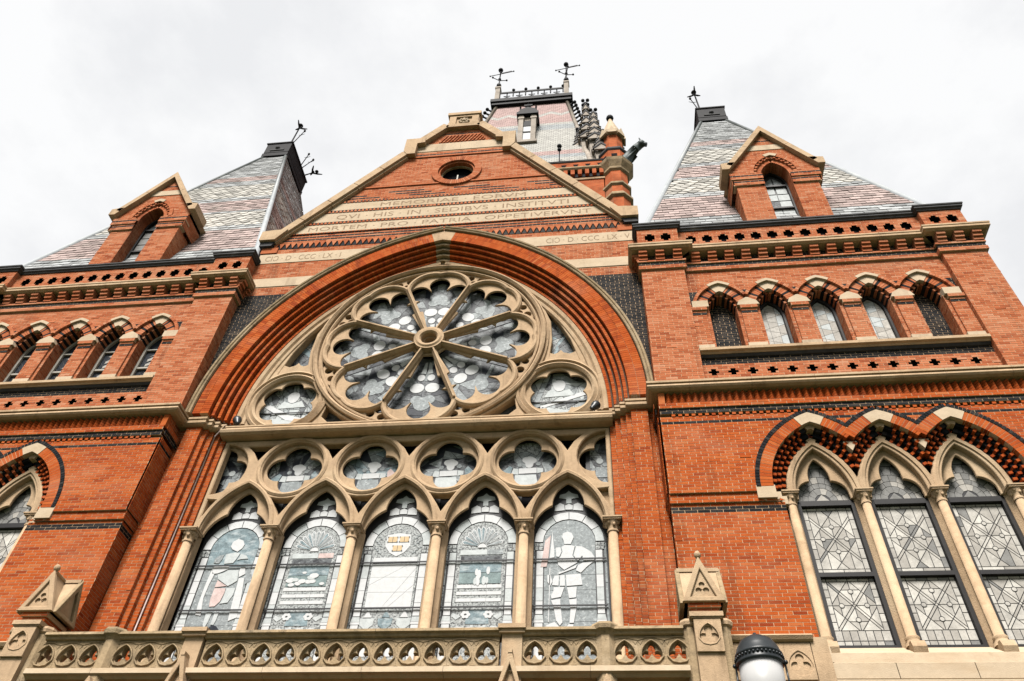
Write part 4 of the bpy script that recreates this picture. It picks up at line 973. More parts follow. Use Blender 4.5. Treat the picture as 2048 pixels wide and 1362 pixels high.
# petals, built once pointing up and turned
SP2 = R_(22.5)
def spoke_line(t, r, off): return (r*math.sin(t)+off*math.cos(t), r*math.cos(t)-off*math.sin(t))
pet_head = []
h0 = (2.06*math.sin(SP2), 2.06*math.cos(SP2)); ap = (0, 2.50)
nH = 12
cc_ = c_of(h0[0], ap[1]-h0[1]); arc = arch_pts(0, h0[1], cc_, h0[0]+cc_, nH)
opening = star(0, 1.55, [(0, 2.11, .265), (.49, 1.81, .275), (-.49, 1.81, .275), (.36, 1.34, .215), (-.36, 1.34, .215), [(-.28, 1.9), (.28, 1.9), (.36, 1.30), (.12, .44), (-.12, .44), (-.36, 1.30)]], 200)
outer = [spoke_line(-SP2, .40, 0), spoke_line(SP2, .40, 0)]+[(x, z) for x, z in arc[::-1]]
for k in range(8):
    a = k*PI/4; M_ = Matrix.Translation((0, 0, 14.77)) @ Matrix.Rotation(a, 4, 'Y')
    F(MB().plate([outer, opening], .075, .135, .008).move(M_), 'petal', 'stone', ROSE)
    F(MB().sweep(arc, [(-.07, .10), (-.06, .01), (-.02, -.03), (.02, -.03), (.06, .01), (.07, .10)]).move(M_), 'petal_arch', 'stone', ROSE)
    M2 = Matrix.Translation((0, 0, 14.77)) @ Matrix.Rotation(a+SP2, 4, 'Y')
    F(MB().prism([(-.07, .10), (-.06, .01), (-.026, -.04), (-.018, -.08), (.018, -.08), (.026, -.04), (.06, .01), (.07, .10)], .31, 2.05, axis='z').move(M2), 'spoke', 'stone', ROSE)
    # small cusped eyelet between petal heads and ring
    F(MB().prism([(-.28, 2.50), (0, 2.16), (.28, 2.50), (0, 2.58)], .21, .23).move(M2), 'eyelet', 'glass_dark', ROSE)
    F(MB().plate([[(-.40, 2.46), (0, 2.05), (.40, 2.46), (.2, 2.60), (-.2, 2.60)], circ(-.14, 2.43, .085, 20), circ(.14, 2.43, .095, 20), circ(0, 2.27, .085, 20)], .07, .20, .006).move(M2), 'eyelet_tracery', 'stone', ROSE)
    # glass of this petal
    gm = lambda mb, nm, m_: F(mb.move(M_), nm, m_, ROSE)
    gm(MB().prism([spoke_line(-SP2, .36, 0), spoke_line(SP2, .36, 0), (.84, 2.0), (0, 2.45), (-.84, 2.0)], 0.2850, 0.2950), 'lead_sheet', 'glass_dark')
    mosaic(lambda q, m_: gm(MB().prism(q, 0.2790, 0.2845), 'pane', m_), [(-.14, .42), (.14, .42), (.78, 1.90), (.5, 2.2), (0, 2.42), (-.5, 2.2), (-.78, 1.90)], 26, ['glass_dark', 'glass_grey', 'glass_dark', 'glass_dark', 'glass_ink'], rng, .006)
    gm(MB().prism(star(0, 1.7, [(0, 1.78, .20), (.15, 1.66, .13), (-.15, 1.66, .13)], 40), 0.2720, 0.2785), 'pane', 'glass_grey')
    for sx in (-1, 1):
        gm(MB().prism([(sx*.175+.165*math.cos(t)+0*math.sin(t), 1.30+.145*math.sin(t)) for t in [2*PI*q/20 for q in range(20)]], 0.2700, 0.2785), 'pane', 'glass_white')
        gm(MB().prism([(sx*.115+.09*math.cos(t), .98+.10*math.sin(t)) for t in [2*PI*q/16 for q in range(16)]], 0.2700, 0.2785), 'pane', 'glass_white')
        gm(MB().prism([(sx*.02, .86), (sx*.14, .84), (sx*.07, .50), (sx*.02, .48)], 0.2710, 0.2785), 'pane', 'glass_pale')
F(MB().sweep(circ(0, 14.77, .275, 32)[::-1], [(-.085, .12), (-.085, -.06), (-.05, -.11), (.01, -.12), (.05, -.09), (.085, -.09), (.09, .12)], closed=True), 'hub', 'stone', ROSE)
F(MB().prism(circ(0, 14.77, .25, 24), .285, .295), 'pane', 'glass_dark', ROSE)
F(MB().sweep(circ(0, 14.77, .17, 24)[::-1], [(-.03, .2), (-.03, .06), (.03, .06), (.03, .2)], closed=True), 'hub_ring', 'stone', ROSE)
for s in (-1, 1):
    x = s*3.05
    F(MB().prism(circ(x, 13.02, .74, 40), 0.2850, 0.2950), 'lead_sheet', 'came', ROSE)
    mosaic(lambda q, m_: F(MB().prism(q, 0.2790, 0.2845), 'pane', m_, ROSE), circ(x, 13.02, .72, 20), 38, ['glass_pale', 'glass_grey', 'glass_mottle', 'glass_grey', 'glass_dark'], rng, .006)
    for nm, pl, m_ in (('head', star(x, 13.38, [(x, 13.38, .14), (x, 13.30, .12)], 18), 'glass_white'), ('shoulders', [(x-.34, 13.02), (x+.34, 13.05), (x+.22, 13.24), (x, 13.16), (x-.20, 13.24)], 'glass_pale'),
        ('scroll', [(x-.62, 13.08), (x-.50, 13.14), (x+.1, 12.78), (x+.55, 12.66), (x+.5, 12.56), (x-.0, 12.66)] if s < 0 else [(x-.62, 12.62), (x-.50, 12.72), (x+.1, 12.98), (x+.55, 13.16), (x+.6, 13.06), (x-.0, 12.84)], 'glass_white'),
        ('robe', [(x-.38, 12.74), (x+.35, 12.60), (x+.30, 12.30), (x-.30, 12.30)], 'glass_pale'), ('wing', [(x-.66, 12.85), (x-.42, 12.92), (x-.4, 12.55), (x-.58, 12.62)], 'glass_grey'), ('wing', [(x+.66, 12.95), (x+.42, 12.92), (x+.4, 12.7), (x+.6, 12.7)], 'glass_grey')):
        F(MB().prism(pl, 0.2700, 0.2780), nm+'_pane', m_, ROSE)
    F(MB().box(x-.72, x+.72, .245, .262, 12.86, 12.88), 'saddle_bar', 'came', ROSE)
    F(MB().prism([(s*xx, z) for xx, z in [(2.6, 15.95), (2.8, 13.9), (3.6, 13.85), (3.05, 15.4)]], 0.2850, 0.2950), 'lead_sheet', 'came', ROSE)
    mosaic(lambda q, m_: F(MB().prism(q, 0.2790, 0.2845), 'spandrel_pane', m_, ROSE), [(s*xx, z) for xx, z in [(2.62, 15.93), (2.8, 13.92), (3.58, 13.87), (3.05, 15.4)]], 26, ['glass_dark', 'glass_blue', 'glass_mottle', 'glass_dark'], rng, .006)
    F(MB().prism([(s*xx, z) for xx, z in [(1.5, 12.3), (2.3, 12.3), (2.2, 12.9), (1.8, 12.8)]], .285, .295), 'spandrel_pane', 'glass_dark', ROSE)
    F(MB().plate([[(s*xx, z) for xx, z in [(2.80, 14.22), (2.78, 13.98), (3.56, 13.88), (3.44, 14.22), (3.30, 14.15), (3.16, 14.20), (3.10, 14.28), (3.04, 14.20), (2.95, 14.16)]]], .075, .14), 'spandrel_cusp', 'stone', ROSE)
# transom
F(MB().prism([(.12, 11.89), (.12, 12.16), (-.05, 12.16), (-.24, 12.12), (-.24, 12.085), (-.19, 12.08), (-.19, 12.065), (-.25, 12.05), (-.27, 12.0), (-.25, 11.94), (-.19, 11.90), (-.12, 11.89)], -4.16, 4.16, axis='x'), 'transom', 'stone')
# ---------------- lower screen of five lights
LP = 1.6165; LZ = 9.64
CXs = [(i-1.5)*LP for i in range(4)]
sl = .68; cl = c_of(sl, 1.10); rl = sl+cl
comb = [(-4.09, LZ-.004), (-4.09, 11.88), (4.09, 11.88), (4.09, LZ-.004)]
for i in (2, 1, 0, -1, -2): h_ = arch_pts(i*LP, LZ, cl, rl, 18); comb += [(h_[-1][0], LZ-.004)]+h_[::-1]+[(h_[0][0], LZ-.004)]
loops = [comb]
loops += [circ(x, 11.17, .64, 48) for x in CXs]
for s in (-1, 1):
    a = [(s*4.0, 11.17+.638)]+[(s*(4.04-.62*math.sin(t)), 11.17+.64*math.cos(t)) for t in [PI*q/16 for q in range(1, 16)]]+[(s*4.0, 11.17-.638)]
    loops.append(a)
for i in range(-2, 3):            # spandrels over the lights between the circles, up under the transom
    x = i*LP; loops.append([(x-.29, 11.72), (x-.13, 11.56), (x, 11.34), (x+.13, 11.56), (x+.29, 11.72)])
SPN = []
for i in range(4):
    x = CXs[i]; loops.append([(x-.25, 10.40), (x-.1, 10.37), (x+.1, 10.37), (x+.25, 10.40), (x+.10, 10.16), (x, 9.98), (x-.10, 10.16)])
for s in (-1, 1): loops.append([(s*4.0, 10.40), (s*3.80, 10.38), (s*4.0, 10.02)])
SCR = F(MB().plate(loops, .0, .14, .02), 'light_screen', 'stone')
rolls = MB()
for i in range(-2, 3): rolls.sweep(arch_pts(i*LP, LZ, cl, rl+.035, 20), [(-.02, .02), (-.015, -.035), (.03, -.045), (.06, -.02), (.06, .02)])
F(rolls, 'arch_rolls', 'stone', SCR)
rolls = MB()
for x in CXs: rolls.sweep(circ(x, 11.17, .69, 48)[::-1], [(-.03, .03), (-.02, -.02), (.02, -.035), (.06, -.01), (.06, .03)], closed=True)
F(rolls, 'circle_rolls', 'stone', SCR)
comb = [(-4.085, LZ-.01), (-4.085, 11.86), (4.085, 11.86), (4.085, LZ-.01)]
back = [comb]
for i in (2, 1, 0, -1, -2):
    x = i*LP; zt = 10.12; tp = .30; a2 = arch_pts(x, zt, c_of(tp, .50), tp+c_of(tp, .50), 12)
    pts = star(x, 9.7, [(x, 9.52, .665), a2+[(x+tp, 9.6), (x-tp, 9.6)]], 110, 0, PI)
    comb += [(x+.66, LZ-.01)]+[p for p in pts if p[1] > LZ+.01]+[(x-.66, LZ-.01)]
for x in CXs: back.append(star(x, 11.17, [(x+.31*math.cos(k*PI/2), 11.17+.31*math.sin(k*PI/2), .275) for k in range(4)], 130))
for s in (-1, 1):
    x = s*4.04; q = star(x, 11.17, [(x+.31*math.cos(k*PI/2), 11.17+.31*math.sin(k*PI/2), .275) for k in range(4)], 130)
    q = [(a, b) for a, b in q if s*a < 4.0]
    q.sort(key=lambda p: math.atan2(p[1]-11.17, -s*(p[0]-x)))
    back.append(q)
for i in range(-2, 3): x = i*LP; back.append([(x-.285, 11.715), (x-.125, 11.555), (x, 11.345), (x+.125, 11.555), (x+.285, 11.715)])
for x in CXs: back.append([(x-.24, 10.395), (x-.1, 10.367), (x+.1, 10.367), (x+.24, 10.395), (x+.095, 10.16), (x, 9.99), (x-.095, 10.16)])
F(MB().plate(back, .12, .185, .01), 'cusped_tracery', 'stone', SCR)
F(MB().box(-4.05, 4.05, .34, .35, LZ, 11.8), 'dark_backing', 'void', SCR)
for k in range(6):
    x = (k-2.5)*LP
    F(MB().lathe(x, -.03, [(.088, 6.9), (.084, 9.42)], 18), 'colonnette', 'stone', SCR)
    F(MB().prism([(x-.16, .24), (x-.16, .12), (x-.09, .05), (x+.09, .05), (x+.16, .12), (x+.16, .24)] if abs(x) < 4 else [(x-.1, .24), (x-.1, .05), (x+.1, .05), (x+.1, .24)], 6.9, LZ, axis='z'), 'mullion', 'stone', SCR)
    F(capital(MB(), x, -.03, 9.42, 9.645, .086), 'capital', 'stone', SCR)
# glass of the four full circles and two half circles
for j, x in enumerate(CXs+[-3.86, 3.86]):
    hw = .62 if j < 4 else .2
    F(MB().prism(circ(x, 11.17, .66, 36) if j < 4 else rect(x-.28, x+.28, 10.5, 11.8), 0.2960, 0.3060), 'lead_sheet', 'came', SCR)
    mosaic(lambda q, m_: F(MB().prism(q, 0.2945, 0.2958), 'pane', m_, SCR), circ(x, 11.17, .62, 20) if j < 4 else rect(x-.2, x+.2, 10.6, 11.7), 26 if j < 4 else 16, ['glass_dark', 'glass_grey', 'glass_blue' if j in (1, 2) else 'glass_mottle', 'glass_dark', 'glass_ink'], rng, .006)
    if j < 4:
        P_ = [('head_pane', star(x+.02, 11.30, [(x+.02, 11.32, .11), (x-.06, 11.34, .07), (x+.11, 11.32, .06), (x+.02, 11.22, .08)], 22), 'glass_white'), ('scroll_pane', [(x-.19, 11.0), (x+.17, 11.01), (x+.17, 11.14), (x-.19, 11.13)], 'glass_white'),
              ('sleeve_pane', [(x-.34, 11.0), (x-.2, 10.98), (x-.2, 11.12), (x-.30, 11.14)], 'glass_pale'), ('sleeve_pane', [(x+.18, 11.0), (x+.30, 11.03), (x+.30, 11.12), (x+.18, 11.14)], 'glass_pale'),
              ('robe_pane', [(x-.26, 10.97), (x+.16, 10.97), (x+.2, 10.72), (x-.28, 10.70)], 'glass_grey' if j < 2 else 'glass_pale'), ('wing_pane', [(x-.58, 11.02), (x-.38, 11.2), (x-.32, 11.16), (x-.36, 11.0)], rng.choice(['glass_grey', 'glass_blue'])), ('wing_pane', [(x+.58, 11.02), (x+.38, 11.24), (x+.32, 11.16), (x+.34, 11.0)], rng.choice(['glass_blue', 'glass_rose', 'glass_grey'])),
              ('roundel', circ(x-.17, 11.22, .05, 12), 'glass_grey'), ('roundel', circ(x+.2, 11.24, .05, 12), 'glass_grey')]
    else:
        P_ = [('robe_pane', [(x-.1, 10.85), (x+.14, 10.85), (x+.12, 11.1), (x-.08, 11.1)], 'glass_grey'), ('roundel', circ(x, 11.25, .07, 12), 'glass_pale'), ('roundel', circ(x+.1, 11.16, .05, 12), 'glass_grey'), ('wing_pane', [(x-.2, 11.0), (x-.1, 11.12), (x-.1, 10.95)], 'glass_grey')]
    for nm, pl, m_ in P_: F(MB().prism(pl, 0.2860, 0.2940), nm, m_, SCR)
FIG5 ={ 'head':[(-0.098,9.526),(-0.075,9.615),(0.015,9.647),(0.093,9.611),(0.125,9.52),(0.091,9.431),(0.068,9.374),(-0.054,9.377),(-0.071,9.461)], 'shoulder':[(-0.209,9.313),(-0.121,9.318),(-0.099,9.222),(-0.143,9.112),(-0.204,9.126)], 'chest':[(-0.11,9.323),(-0.043,9.366),(0.078,9.356),(0.144,9.336),(0.098,9.143),(0.186,8.994),(-0.057,8.85),(-0.165,8.954),(-0.187,9.076),(-0.132,9.112),(-0.09,9.222)], 'upper_arm':[(0.162,9.336),(0.272,9.328),(0.443,9.204),(0.502,9.084),(0.485,9.026),(0.291,9.016),(0.271,9.127),(0.249,9.103),(0.191,9.009),(0.111,9.143)], 'forearm':[(0.281,8.997),(0.48,9.012),(0.363,8.918),(0.242,8.789),(0.147,8.839),(0.192,8.946)], 'sash':[(-0.064,8.836),(0.186,8.965),(0.15,8.886),(-0.165,8.762),(-0.154,8.814)], 'skirt':[(-0.23,8.744),(-0.144,8.757),(-0.153,8.546),(-0.276,8.557),(-0.259,8.669)], 'skirt2':[(-0.131,8.756),(-0.045,8.759),(-0.038,8.541),(-0.14,8.543)], 'skirt3':[(-0.032,8.759),(0.238,8.777),(0.269,8.556),(-0.017,8.536)], 'thighL':[(-0.246,8.524),(-0.049,8.525),(-0.113,8.332),(-0.281,8.3),(-0.296,8.357),(-0.25,8.448)], 'thighR':[(-0.013,8.52),(0.169,8.528),(0.149,8.32),(0.023,8.304)], 'calfL':[(-0.295,8.274),(-0.123,8.302),(-0.12,8.197),(-0.088,7.867),(-0.135,7.803),(-0.203,7.901),(-0.249,8.165)], 'calfR':[(0.019,8.286),(0.163,8.304),(0.155,8.115),(0.104,7.854),(0.026,7.855),(0.046,8.116)], 'footL':[(-0.407,7.8),(-0.227,7.884),(-0.145,7.797),(-0.155,7.78),(-0.268,7.773)], 'footR':[(-0.064,7.749),(0.014,7.838),(0.099,7.833),(0.098,7.747),(-0.004,7.677),(-0.073,7.686)], 'hand':[(-0.363,8.766),(-0.294,8.76),(-0.263,8.627),(-0.303,8.541),(-0.357,8.624)], 'banner':[(-0.268,9.66),(-0.226,9.151),(-0.231,9.107),(-0.323,9.094)], 'banner2':[(-0.295,9.583),(-0.336,9.129),(-0.369,8.922),(-0.486,8.917),(-0.42,9.356),(-0.406,9.457)], 'staff':[(-0.321,8.909),(-0.299,8.908),(-0.317,7.87),(-0.338,7.87)],}
FIG1 ={ 'head':[(-0.056,9.488),(-0.042,9.597),(0.054,9.661),(0.163,9.623),(0.221,9.529),(0.196,9.445),(0.12,9.368),(-0.005,9.426)], 'shoulderL':[(-0.289,9.23),(-0.212,9.3),(-0.12,9.321),(-0.136,9.203),(-0.175,9.122),(-0.29,9.136)], 'torso':[(-0.097,9.321),(0.077,9.364),(0.194,9.342),(0.148,9.208),(0.109,9.127),(-0.073,9.113)], 'sleeve':[(0.211,9.325),(0.333,9.287),(0.388,9.215),(0.237,9.206),(0.167,9.184)], 'arm':[(-0.28,9.043),(-0.185,9.087),(0.039,9.07),(0.08,9.012),(-0.05,8.945),(-0.127,8.913),(-0.232,8.903)], 'skirtL':[(-0.123,8.901),(-0.021,8.922),(0.056,8.984),(0.274,8.984),(0.313,8.756),(0.227,8.691),(0.155,8.647),(-0.084,8.798)], 'coat':[(-0.083,8.782),(0.143,8.652),(-0.099,8.625)], 'legL':[(-0.091,8.616),(0.131,8.612),(0.142,8.526),(0.108,8.341),(0.035,8.246),(-0.073,8.241),(-0.098,8.388)], 'legR':[(0.146,8.612),(0.325,8.618),(0.32,8.468),(0.263,8.317),(0.102,8.294),(0.132,8.363)], 'scarf':[(0.286,9.049),(0.385,9.047),(0.422,8.89),(0.313,8.824),(0.282,8.938)], 'cape':[(0.415,8.981),(0.483,9.045),(0.583,8.819),(0.582,8.751),(0.478,8.675)], 'towel':[(0.321,8.812),(0.432,8.822),(0.499,8.4),(0.533,8.028),(0.376,7.957),(0.347,8.316)], 'strip':[(-0.275,8.996),(-0.184,8.891),(-0.219,8.677),(-0.234,8.412),(-0.166,8.069),(-0.283,8.087),(-0.302,8.305),(-0.298,8.656)], 'shinL':[(-0.087,8.141),(0.036,8.15),(0.014,7.941),(-0.026,7.818),(-0.075,7.901)], 'shinR':[(0.075,8.129),(0.165,8.138),(0.156,7.981),(0.136,7.888),(0.07,7.899)], 'shoeL':[(-0.122,7.799),(-0.065,7.843),(-0.002,7.797),(0.007,7.726),(-0.147,7.697)], 'shoeR':[(0.051,7.848),(0.132,7.898),(0.205,7.867),(0.284,7.784),(0.15,7.786)],}
def light(i):
    x = i*LP
    L = F(MB().box(x-.70, x+.70, .312, .32, 6.9, 10.75), 'stained_light', 'came')
    def G(poly, nm, m_, y=.255, t=.008): F(MB().prism([(x+a, z) for a, z in poly], y+.05-t, y+.05), nm, m_, L)
    edge = .665
    # field panes
    fld = {-2: ('glass_blue', 'glass_grey'), 2: ('glass_grey', 'glass_grey')}.get(i, ('glass_mottle', 'glass_mottle'))
    arcin = [(.475*math.cos(t), 9.42+.475*math.sin(t)) for t in [PI*k/20 for k in range(21)]]
    G(arcin+[(-.455, 9.06), (.455, 9.06)], 'field_pane', fld[0], .2575, .003)
    nb = 7
    for k in range(nb):
        z0 = 7.0+(9.055-7.0)*k/nb; z1 = 7.0+(9.055-7.0)*(k+1)/nb
        G([(-.455, z0+.003), (.455, z0+.003), (.455, z1-.003), (-.455, z1-.003)], 'field_pane', fld[1], .2575, .003)
    # ring of white voussoir panes
    for k in range(6):
        t0, t1 = PI*k/6+.012, PI*(k+1)/6-.012
        G([(.485*math.cos(t), 9.43+.485*math.sin(t)) for t in (t0, (t0+t1)/2, t1)]+[(.64*math.cos(t), 9.43+.64*math.sin(t)) for t in (t1, (t0+t1)/2, t0)], 'ring_pane', 'glass_white' if k in (1, 2, 3, 5) else 'glass_pale')
    for s in (-1, 1):
        for q in range(4): G([(s*(.48+.045*(q % 2)*2), 9.27+.075*(q//2)), (s*(.55+.045*(q % 2)*2), 9.27+.075*(q//2)), (s*(.56+.045*(q % 2)*2), 9.335+.075*(q//2)), (s*(.48+.045*(q % 2)*2), 9.335+.075*(q//2))], 'capital_pane', 'glass_mottle')
        for k in range(5):
            z0 = 8.02+.247*k; G([(s*.475, z0+.004), (s*.595, z0+.004), (s*.595, z0+.243), (s*.475, z0+.243)], 'shaft_pane', rng.choice(['glass_white', 'glass_pale', 'glass_white']))
        G([(s*.46, 7.92), (s*.62, 7.92), (s*.60, 8.01), (s*.47, 8.01)], 'base_pane', 'glass_pale'); G([(s*.455, 7.87), (s*.625, 7.87), (s*.62, 7.915), (s*.46, 7.915)], 'base_pane', 'glass_white')
        G([(s*.47, 7.0), (s*.61, 7.0), (s*.61, 7.86), (s*.47, 7.86)], 'plinth_pane', 'glass_white')
        for k in range(6):
            z0 = 7.0+.4*k; G([(s*.632, z0), (s*.672, z0), (s*.672, z0+.39), (s*.632, z0+.39)], 'border_pane', 'glass_mottle' if s < 0 else 'glass_grey')
    # palmette in the cusped head
    for pl in ([(-.27, 10.10), (-.08, 10.12), (-.09, 10.24), (-.17, 10.28), (-.27, 10.22)], [(.27, 10.10), (.08, 10.12), (.09, 10.24), (.17, 10.28), (.27, 10.22)], [(-.07, 10.13), (.07, 10.13), (.075, 10.22), (0, 10.26), (-.075, 10.22)],
               [(-.05, 10.27), (.05, 10.27), (.05, 10.37), (.19, 10.40), (.17, 10.47), (.06, 10.50), (0, 10.56), (-.06, 10.50), (-.17, 10.47), (-.19, 10.40), (-.05, 10.37)]):
        G(pl, 'palmette_pane', 'glass_white' if max(p[1] for p in pl) < 10.3 else 'glass_pale')
    if i in (-2, 2):
        F_ = FIG1 if i == -2 else FIG5
        dark = {'shoeL': 'glass_ink', 'shoeR': 'glass_ink', 'cape': 'glass_grey', 'skirtL': 'glass_pale', 'coat': 'glass_rose', 'legL': 'glass_rose', 'legR': 'glass_pale', 'banner2': 'glass_rose', 'torso': 'glass_pale', 'sleeve': 'glass_pale', 'shoulderL': 'glass_grey', 'shinL': 'glass_pale', 'shinR': 'glass_pale'}
        for nm, pl in F_.items(): G([(a-.04, z) for a, z in shrink(pl, .004)], {'banner2': 'banner'}.get(nm, nm.rstrip('LR12345').lower())+'_pane', dark.get(nm, 'glass_white'), .250)
    elif i in (-1, 1):
        nr = 11
        for k in range(nr):                  # shell
            t0, t1 = R_(8)+(PI-R_(16))*k/nr, R_(8)+(PI-R_(16))*(k+1)/nr; tm = (t0+t1)/2; a = (t1-t0)/2*.86
            G([(.09*math.cos(tm-a), 9.36+.09*math.sin(tm-a)), (.37*math.cos(tm-a), 9.36+.40*math.sin(tm-a)), (.41*math.cos(tm), 9.36+.45*math.sin(tm)), (.37*math.cos(tm+a), 9.36+.40*math.sin(tm+a)), (.09*math.cos(tm+a), 9.36+.09*math.sin(tm+a))], 'shell_rim', 'glass_white', .2545)
            a *= .62
            G([(.10*math.cos(tm-a), 9.36+.10*math.sin(tm-a)), (.355*math.cos(tm-a), 9.36+.385*math.sin(tm-a)), (.385*math.cos(tm), 9.36+.425*math.sin(tm)), (.355*math.cos(tm+a), 9.36+.385*math.sin(tm+a)), (.10*math.cos(tm+a), 9.36+.10*math.sin(tm+a))], 'shell_pane', rng.choice(['glass_grey', 'glass_mottle', 'glass_blue', 'glass_grey']), .250)
        G([(.08*math.cos(t), 9.345+.08*math.sin(t)) for t in [PI*q/10 for q in range(11)]], 'shell_hinge', 'glass_white', .249)
        G([(-.40, 9.20), (.1, 9.20), (.1, 9.30), (-.40, 9.30)], 'tablet_pane', 'glass_pale'); G([(.11, 9.20), (.40, 9.20), (.40, 9.30), (.11, 9.30)], 'tablet_pane', 'glass_rose' if i == -1 else 'glass_grey')
        G([(-.38, 9.09), (.38, 9.09), (.38, 9.18), (-.38, 9.18)], 'tablet_pane', 'glass_dark')
        G([(-.38, 8.84), (.38, 8.84), (.38, 9.04), (-.38, 9.04)], 'scene_pane', 'glass_blue'); G([(-.38, 8.62), (.38, 8.62), (.38, 8.83), (-.38, 8.83)], 'scene_pane', 'glass_teal')
        for q in range(16 if i == -1 else 12):
            u = rng.uniform(-.32, .32) if i == -1 else rng.uniform(-.14, .2); v = rng.uniform(8.64, 8.82+(.1 if abs(u) < .15 else 0)); r = rng.uniform(.03, .065); st = 1 if i == -1 else 2.0
            G([(u+r*1.4/st*math.cos(t), v+r*.8*st*math.sin(t)) for t in [2*PI*k/9+q for k in range(9)]], 'scene_figure_pane', rng.choice(['glass_white', 'glass_white', 'glass_pale', 'glass_white']), .2505-.0004*q)
        for q, z in enumerate((8.53, 8.40, 8.27)):
            for k in range(3): G([(-.40+.27*k, z), (-.135+.27*k, z), (-.135+.27*k, z+.065), (-.40+.27*k, z+.065)], 'text_band_pane', 'glass_white')
        G([(-.2, 7.86), (.22, 7.86), (.18, 8.12), (-.16, 8.12)], 'panel_pane', 'glass_blue')
        for s in (-1, 1):
            for q in range(6): t = q*PI/3; G([(s*.20+.055*math.cos(t)+.035*math.cos(a), 8.03+.045*math.sin(t)+.03*math.sin(a)) for a in [2*PI*k/8 for k in range(8)]], 'flower_pane', 'glass_white', .2502-.0003*q)
            G([(s*.28, 8.0), (s*.42, 8.06), (s*.44, 8.0), (s*.36, 7.94)], 'leaf_pane', 'glass_pale')
        for q in range(7): 
            u = -.30+.20*(q % 4); v = 7.78-.10*(q//4); G([(u+.085*math.cos(a), v+.035*math.sin(a)) for a in [2*PI*k/12 for k in range(12)]], 'oval_pane', 'glass_white')
        G([(-.12, 7.6), (-.07, 7.6), (-.05, 7.84), (-.10, 7.84)], 'lattice_pane', 'glass_pale', .2495); G([(.12, 7.6), (.17, 7.6), (.17, 7.84), (.12, 7.84)], 'lattice_pane', 'glass_pale', .2495)
    else:
        G([(-.42, 9.07), (.42, 9.07), (.42, 9.18), (-.42, 9.18)], 'tablet_pane', 'glass_white')
        cells = split_all([[(-.42, 8.17), (.42, 8.17), (.42, 9.05), (-.42, 9.05)]], [((-.42, 8.78), (.42, 8.77)), ((-.42, 8.48), (.42, 8.475)), ((-.42, 8.62), (.42, 9.12)), ((-.12, 8.17), (.42, 8.95)), ((-.02, 8.17), (.42, 8.62))])
        for p in cells: G(shrink(p, .0025), 'tablet_pane', 'glass_white')
        G([(-.23, 9.66), (0, 9.70), (.23, 9.66), (.24, 9.42), (.14, 9.28), (0, 9.20), (-.14, 9.28), (-.24, 9.42)], 'shield_pane', 'glass_white')
        for u, v in ((-.115, 9.56), (.11, 9.56), (0, 9.37)):      # open books on the shield
            G([(u-.088, v-.058), (u+.088, v-.058), (u+.088, v+.058), (u-.088, v+.058)], 'book_pane', 'glass_tan', .2465); G([(u-.004, v-.058), (u+.004, v-.058), (u+.004, v+.058), (u-.004, v+.058)], 'book_spine', 'came', .238, .002)
            for a, b in ((-1, -1), (1, -1), (-1, 1), (1, 1)): G([(u+a*.09-.01, v+b*.05-.01), (u+a*.09+.01, v+b*.05-.01), (u+a*.09+.01, v+b*.05+.01), (u+a*.09-.01, v+b*.05+.01)], 'book_clasp', 'came', .2385, .002)
        for u, m_ in ((-.33, 'glass_pale'), (0, 'glass_blue'), (.33, 'glass_pale')):
            G([(u-.13, 7.98), (u+.13, 7.98), (u+.12, 7.86), (u, 7.76), (u-.12, 7.86)], 'urn_pane', m_); G([(u-.07, 8.0), (u+.07, 8.0), (u+.02, 8.10), (u-.02, 8.10)], 'urn_lid_pane', 'glass_white' if u else 'glass_blue')
        for k in range(5): G([(-.44+.176*k+.003, 7.3), (-.44+.176*(k+1)-.003, 7.3), (-.44+.176*(k+1)-.003, 7.755), (-.44+.176*k+.003, 7.755)], 'tile_pane', 'glass_white', .2535, .004)
        for s in (-1, 1):
            for q in range(8): G([(s*.30+s*.05*(q % 3), 9.26+.05*q), (s*.36+s*.05*(q % 3), 9.28+.05*q), (s*.33+s*.05*(q % 3), 9.31+.05*q)], 'mantling_pane', 'glass_grey')
    for z in (8.16, 9.06): F(MB().box(x-.66, x+.66, .255, .275, z-.011, z+.011), 'saddle_bar', 'came', L)
for i in range(-2, 3): light(i)
F(MB().prism([(.25, 6.7), (.25, 7.02), (.0, 6.98), (-.35, 6.75), (-.35, 6.6)], -4.1, 4.1, axis='x'), 'sill', 'stone')

# ================================================================== porch parapet
PAR = thing('porch_parapet', (0, -1.2, 0), 'weathered stone parapet with pierced trefoils and gabled pinnacles below the tall window', 'balustrade')
def Q(mb, name, m_, par=PAR, mir=False, kind=None): return part(mb, name, m_, par, mir, kind)
YF = -1.26
Q(MB().box(-4.98, 4.98, -1.04, .2, 6.0, 6.28), 'porch_roof', 'dark_stone')
Q(MB().box(-5.0, 5.0, -1.06, -.95, 0, 6.27), 'porch_wall', 'brick_far')
def ledge(x0, x1): Q(MB().prism([(-1.05, 6.26), (-1.05, 6.42), (-1.29, 6.42), (-1.38, 6.39), (-1.39, 6.31), (-1.33, 6.29), (-1.28, 6.26)], x0, x1, axis='x'), 'ledge_stone', 'stone_pale')
for a, b in ((-4.98, -3.9), (-3.895, -2.48), (-2.475, -1.2), (-1.195, .3), (.305, 1.5), (1.505, 2.47), (2.475, 3.6), (3.605, 4.98)): ledge(a, b)
def rail(x0, x1): Q(MB().prism([(-1.08, 6.87), (-1.08, 6.99), (-1.26, 7.0), (-1.36, 6.975), (-1.37, 6.93), (-1.32, 6.915), (-1.31, 6.88), (-1.27, 6.87)], x0, x1, axis='x'), 'rail_stone', 'stone_old')
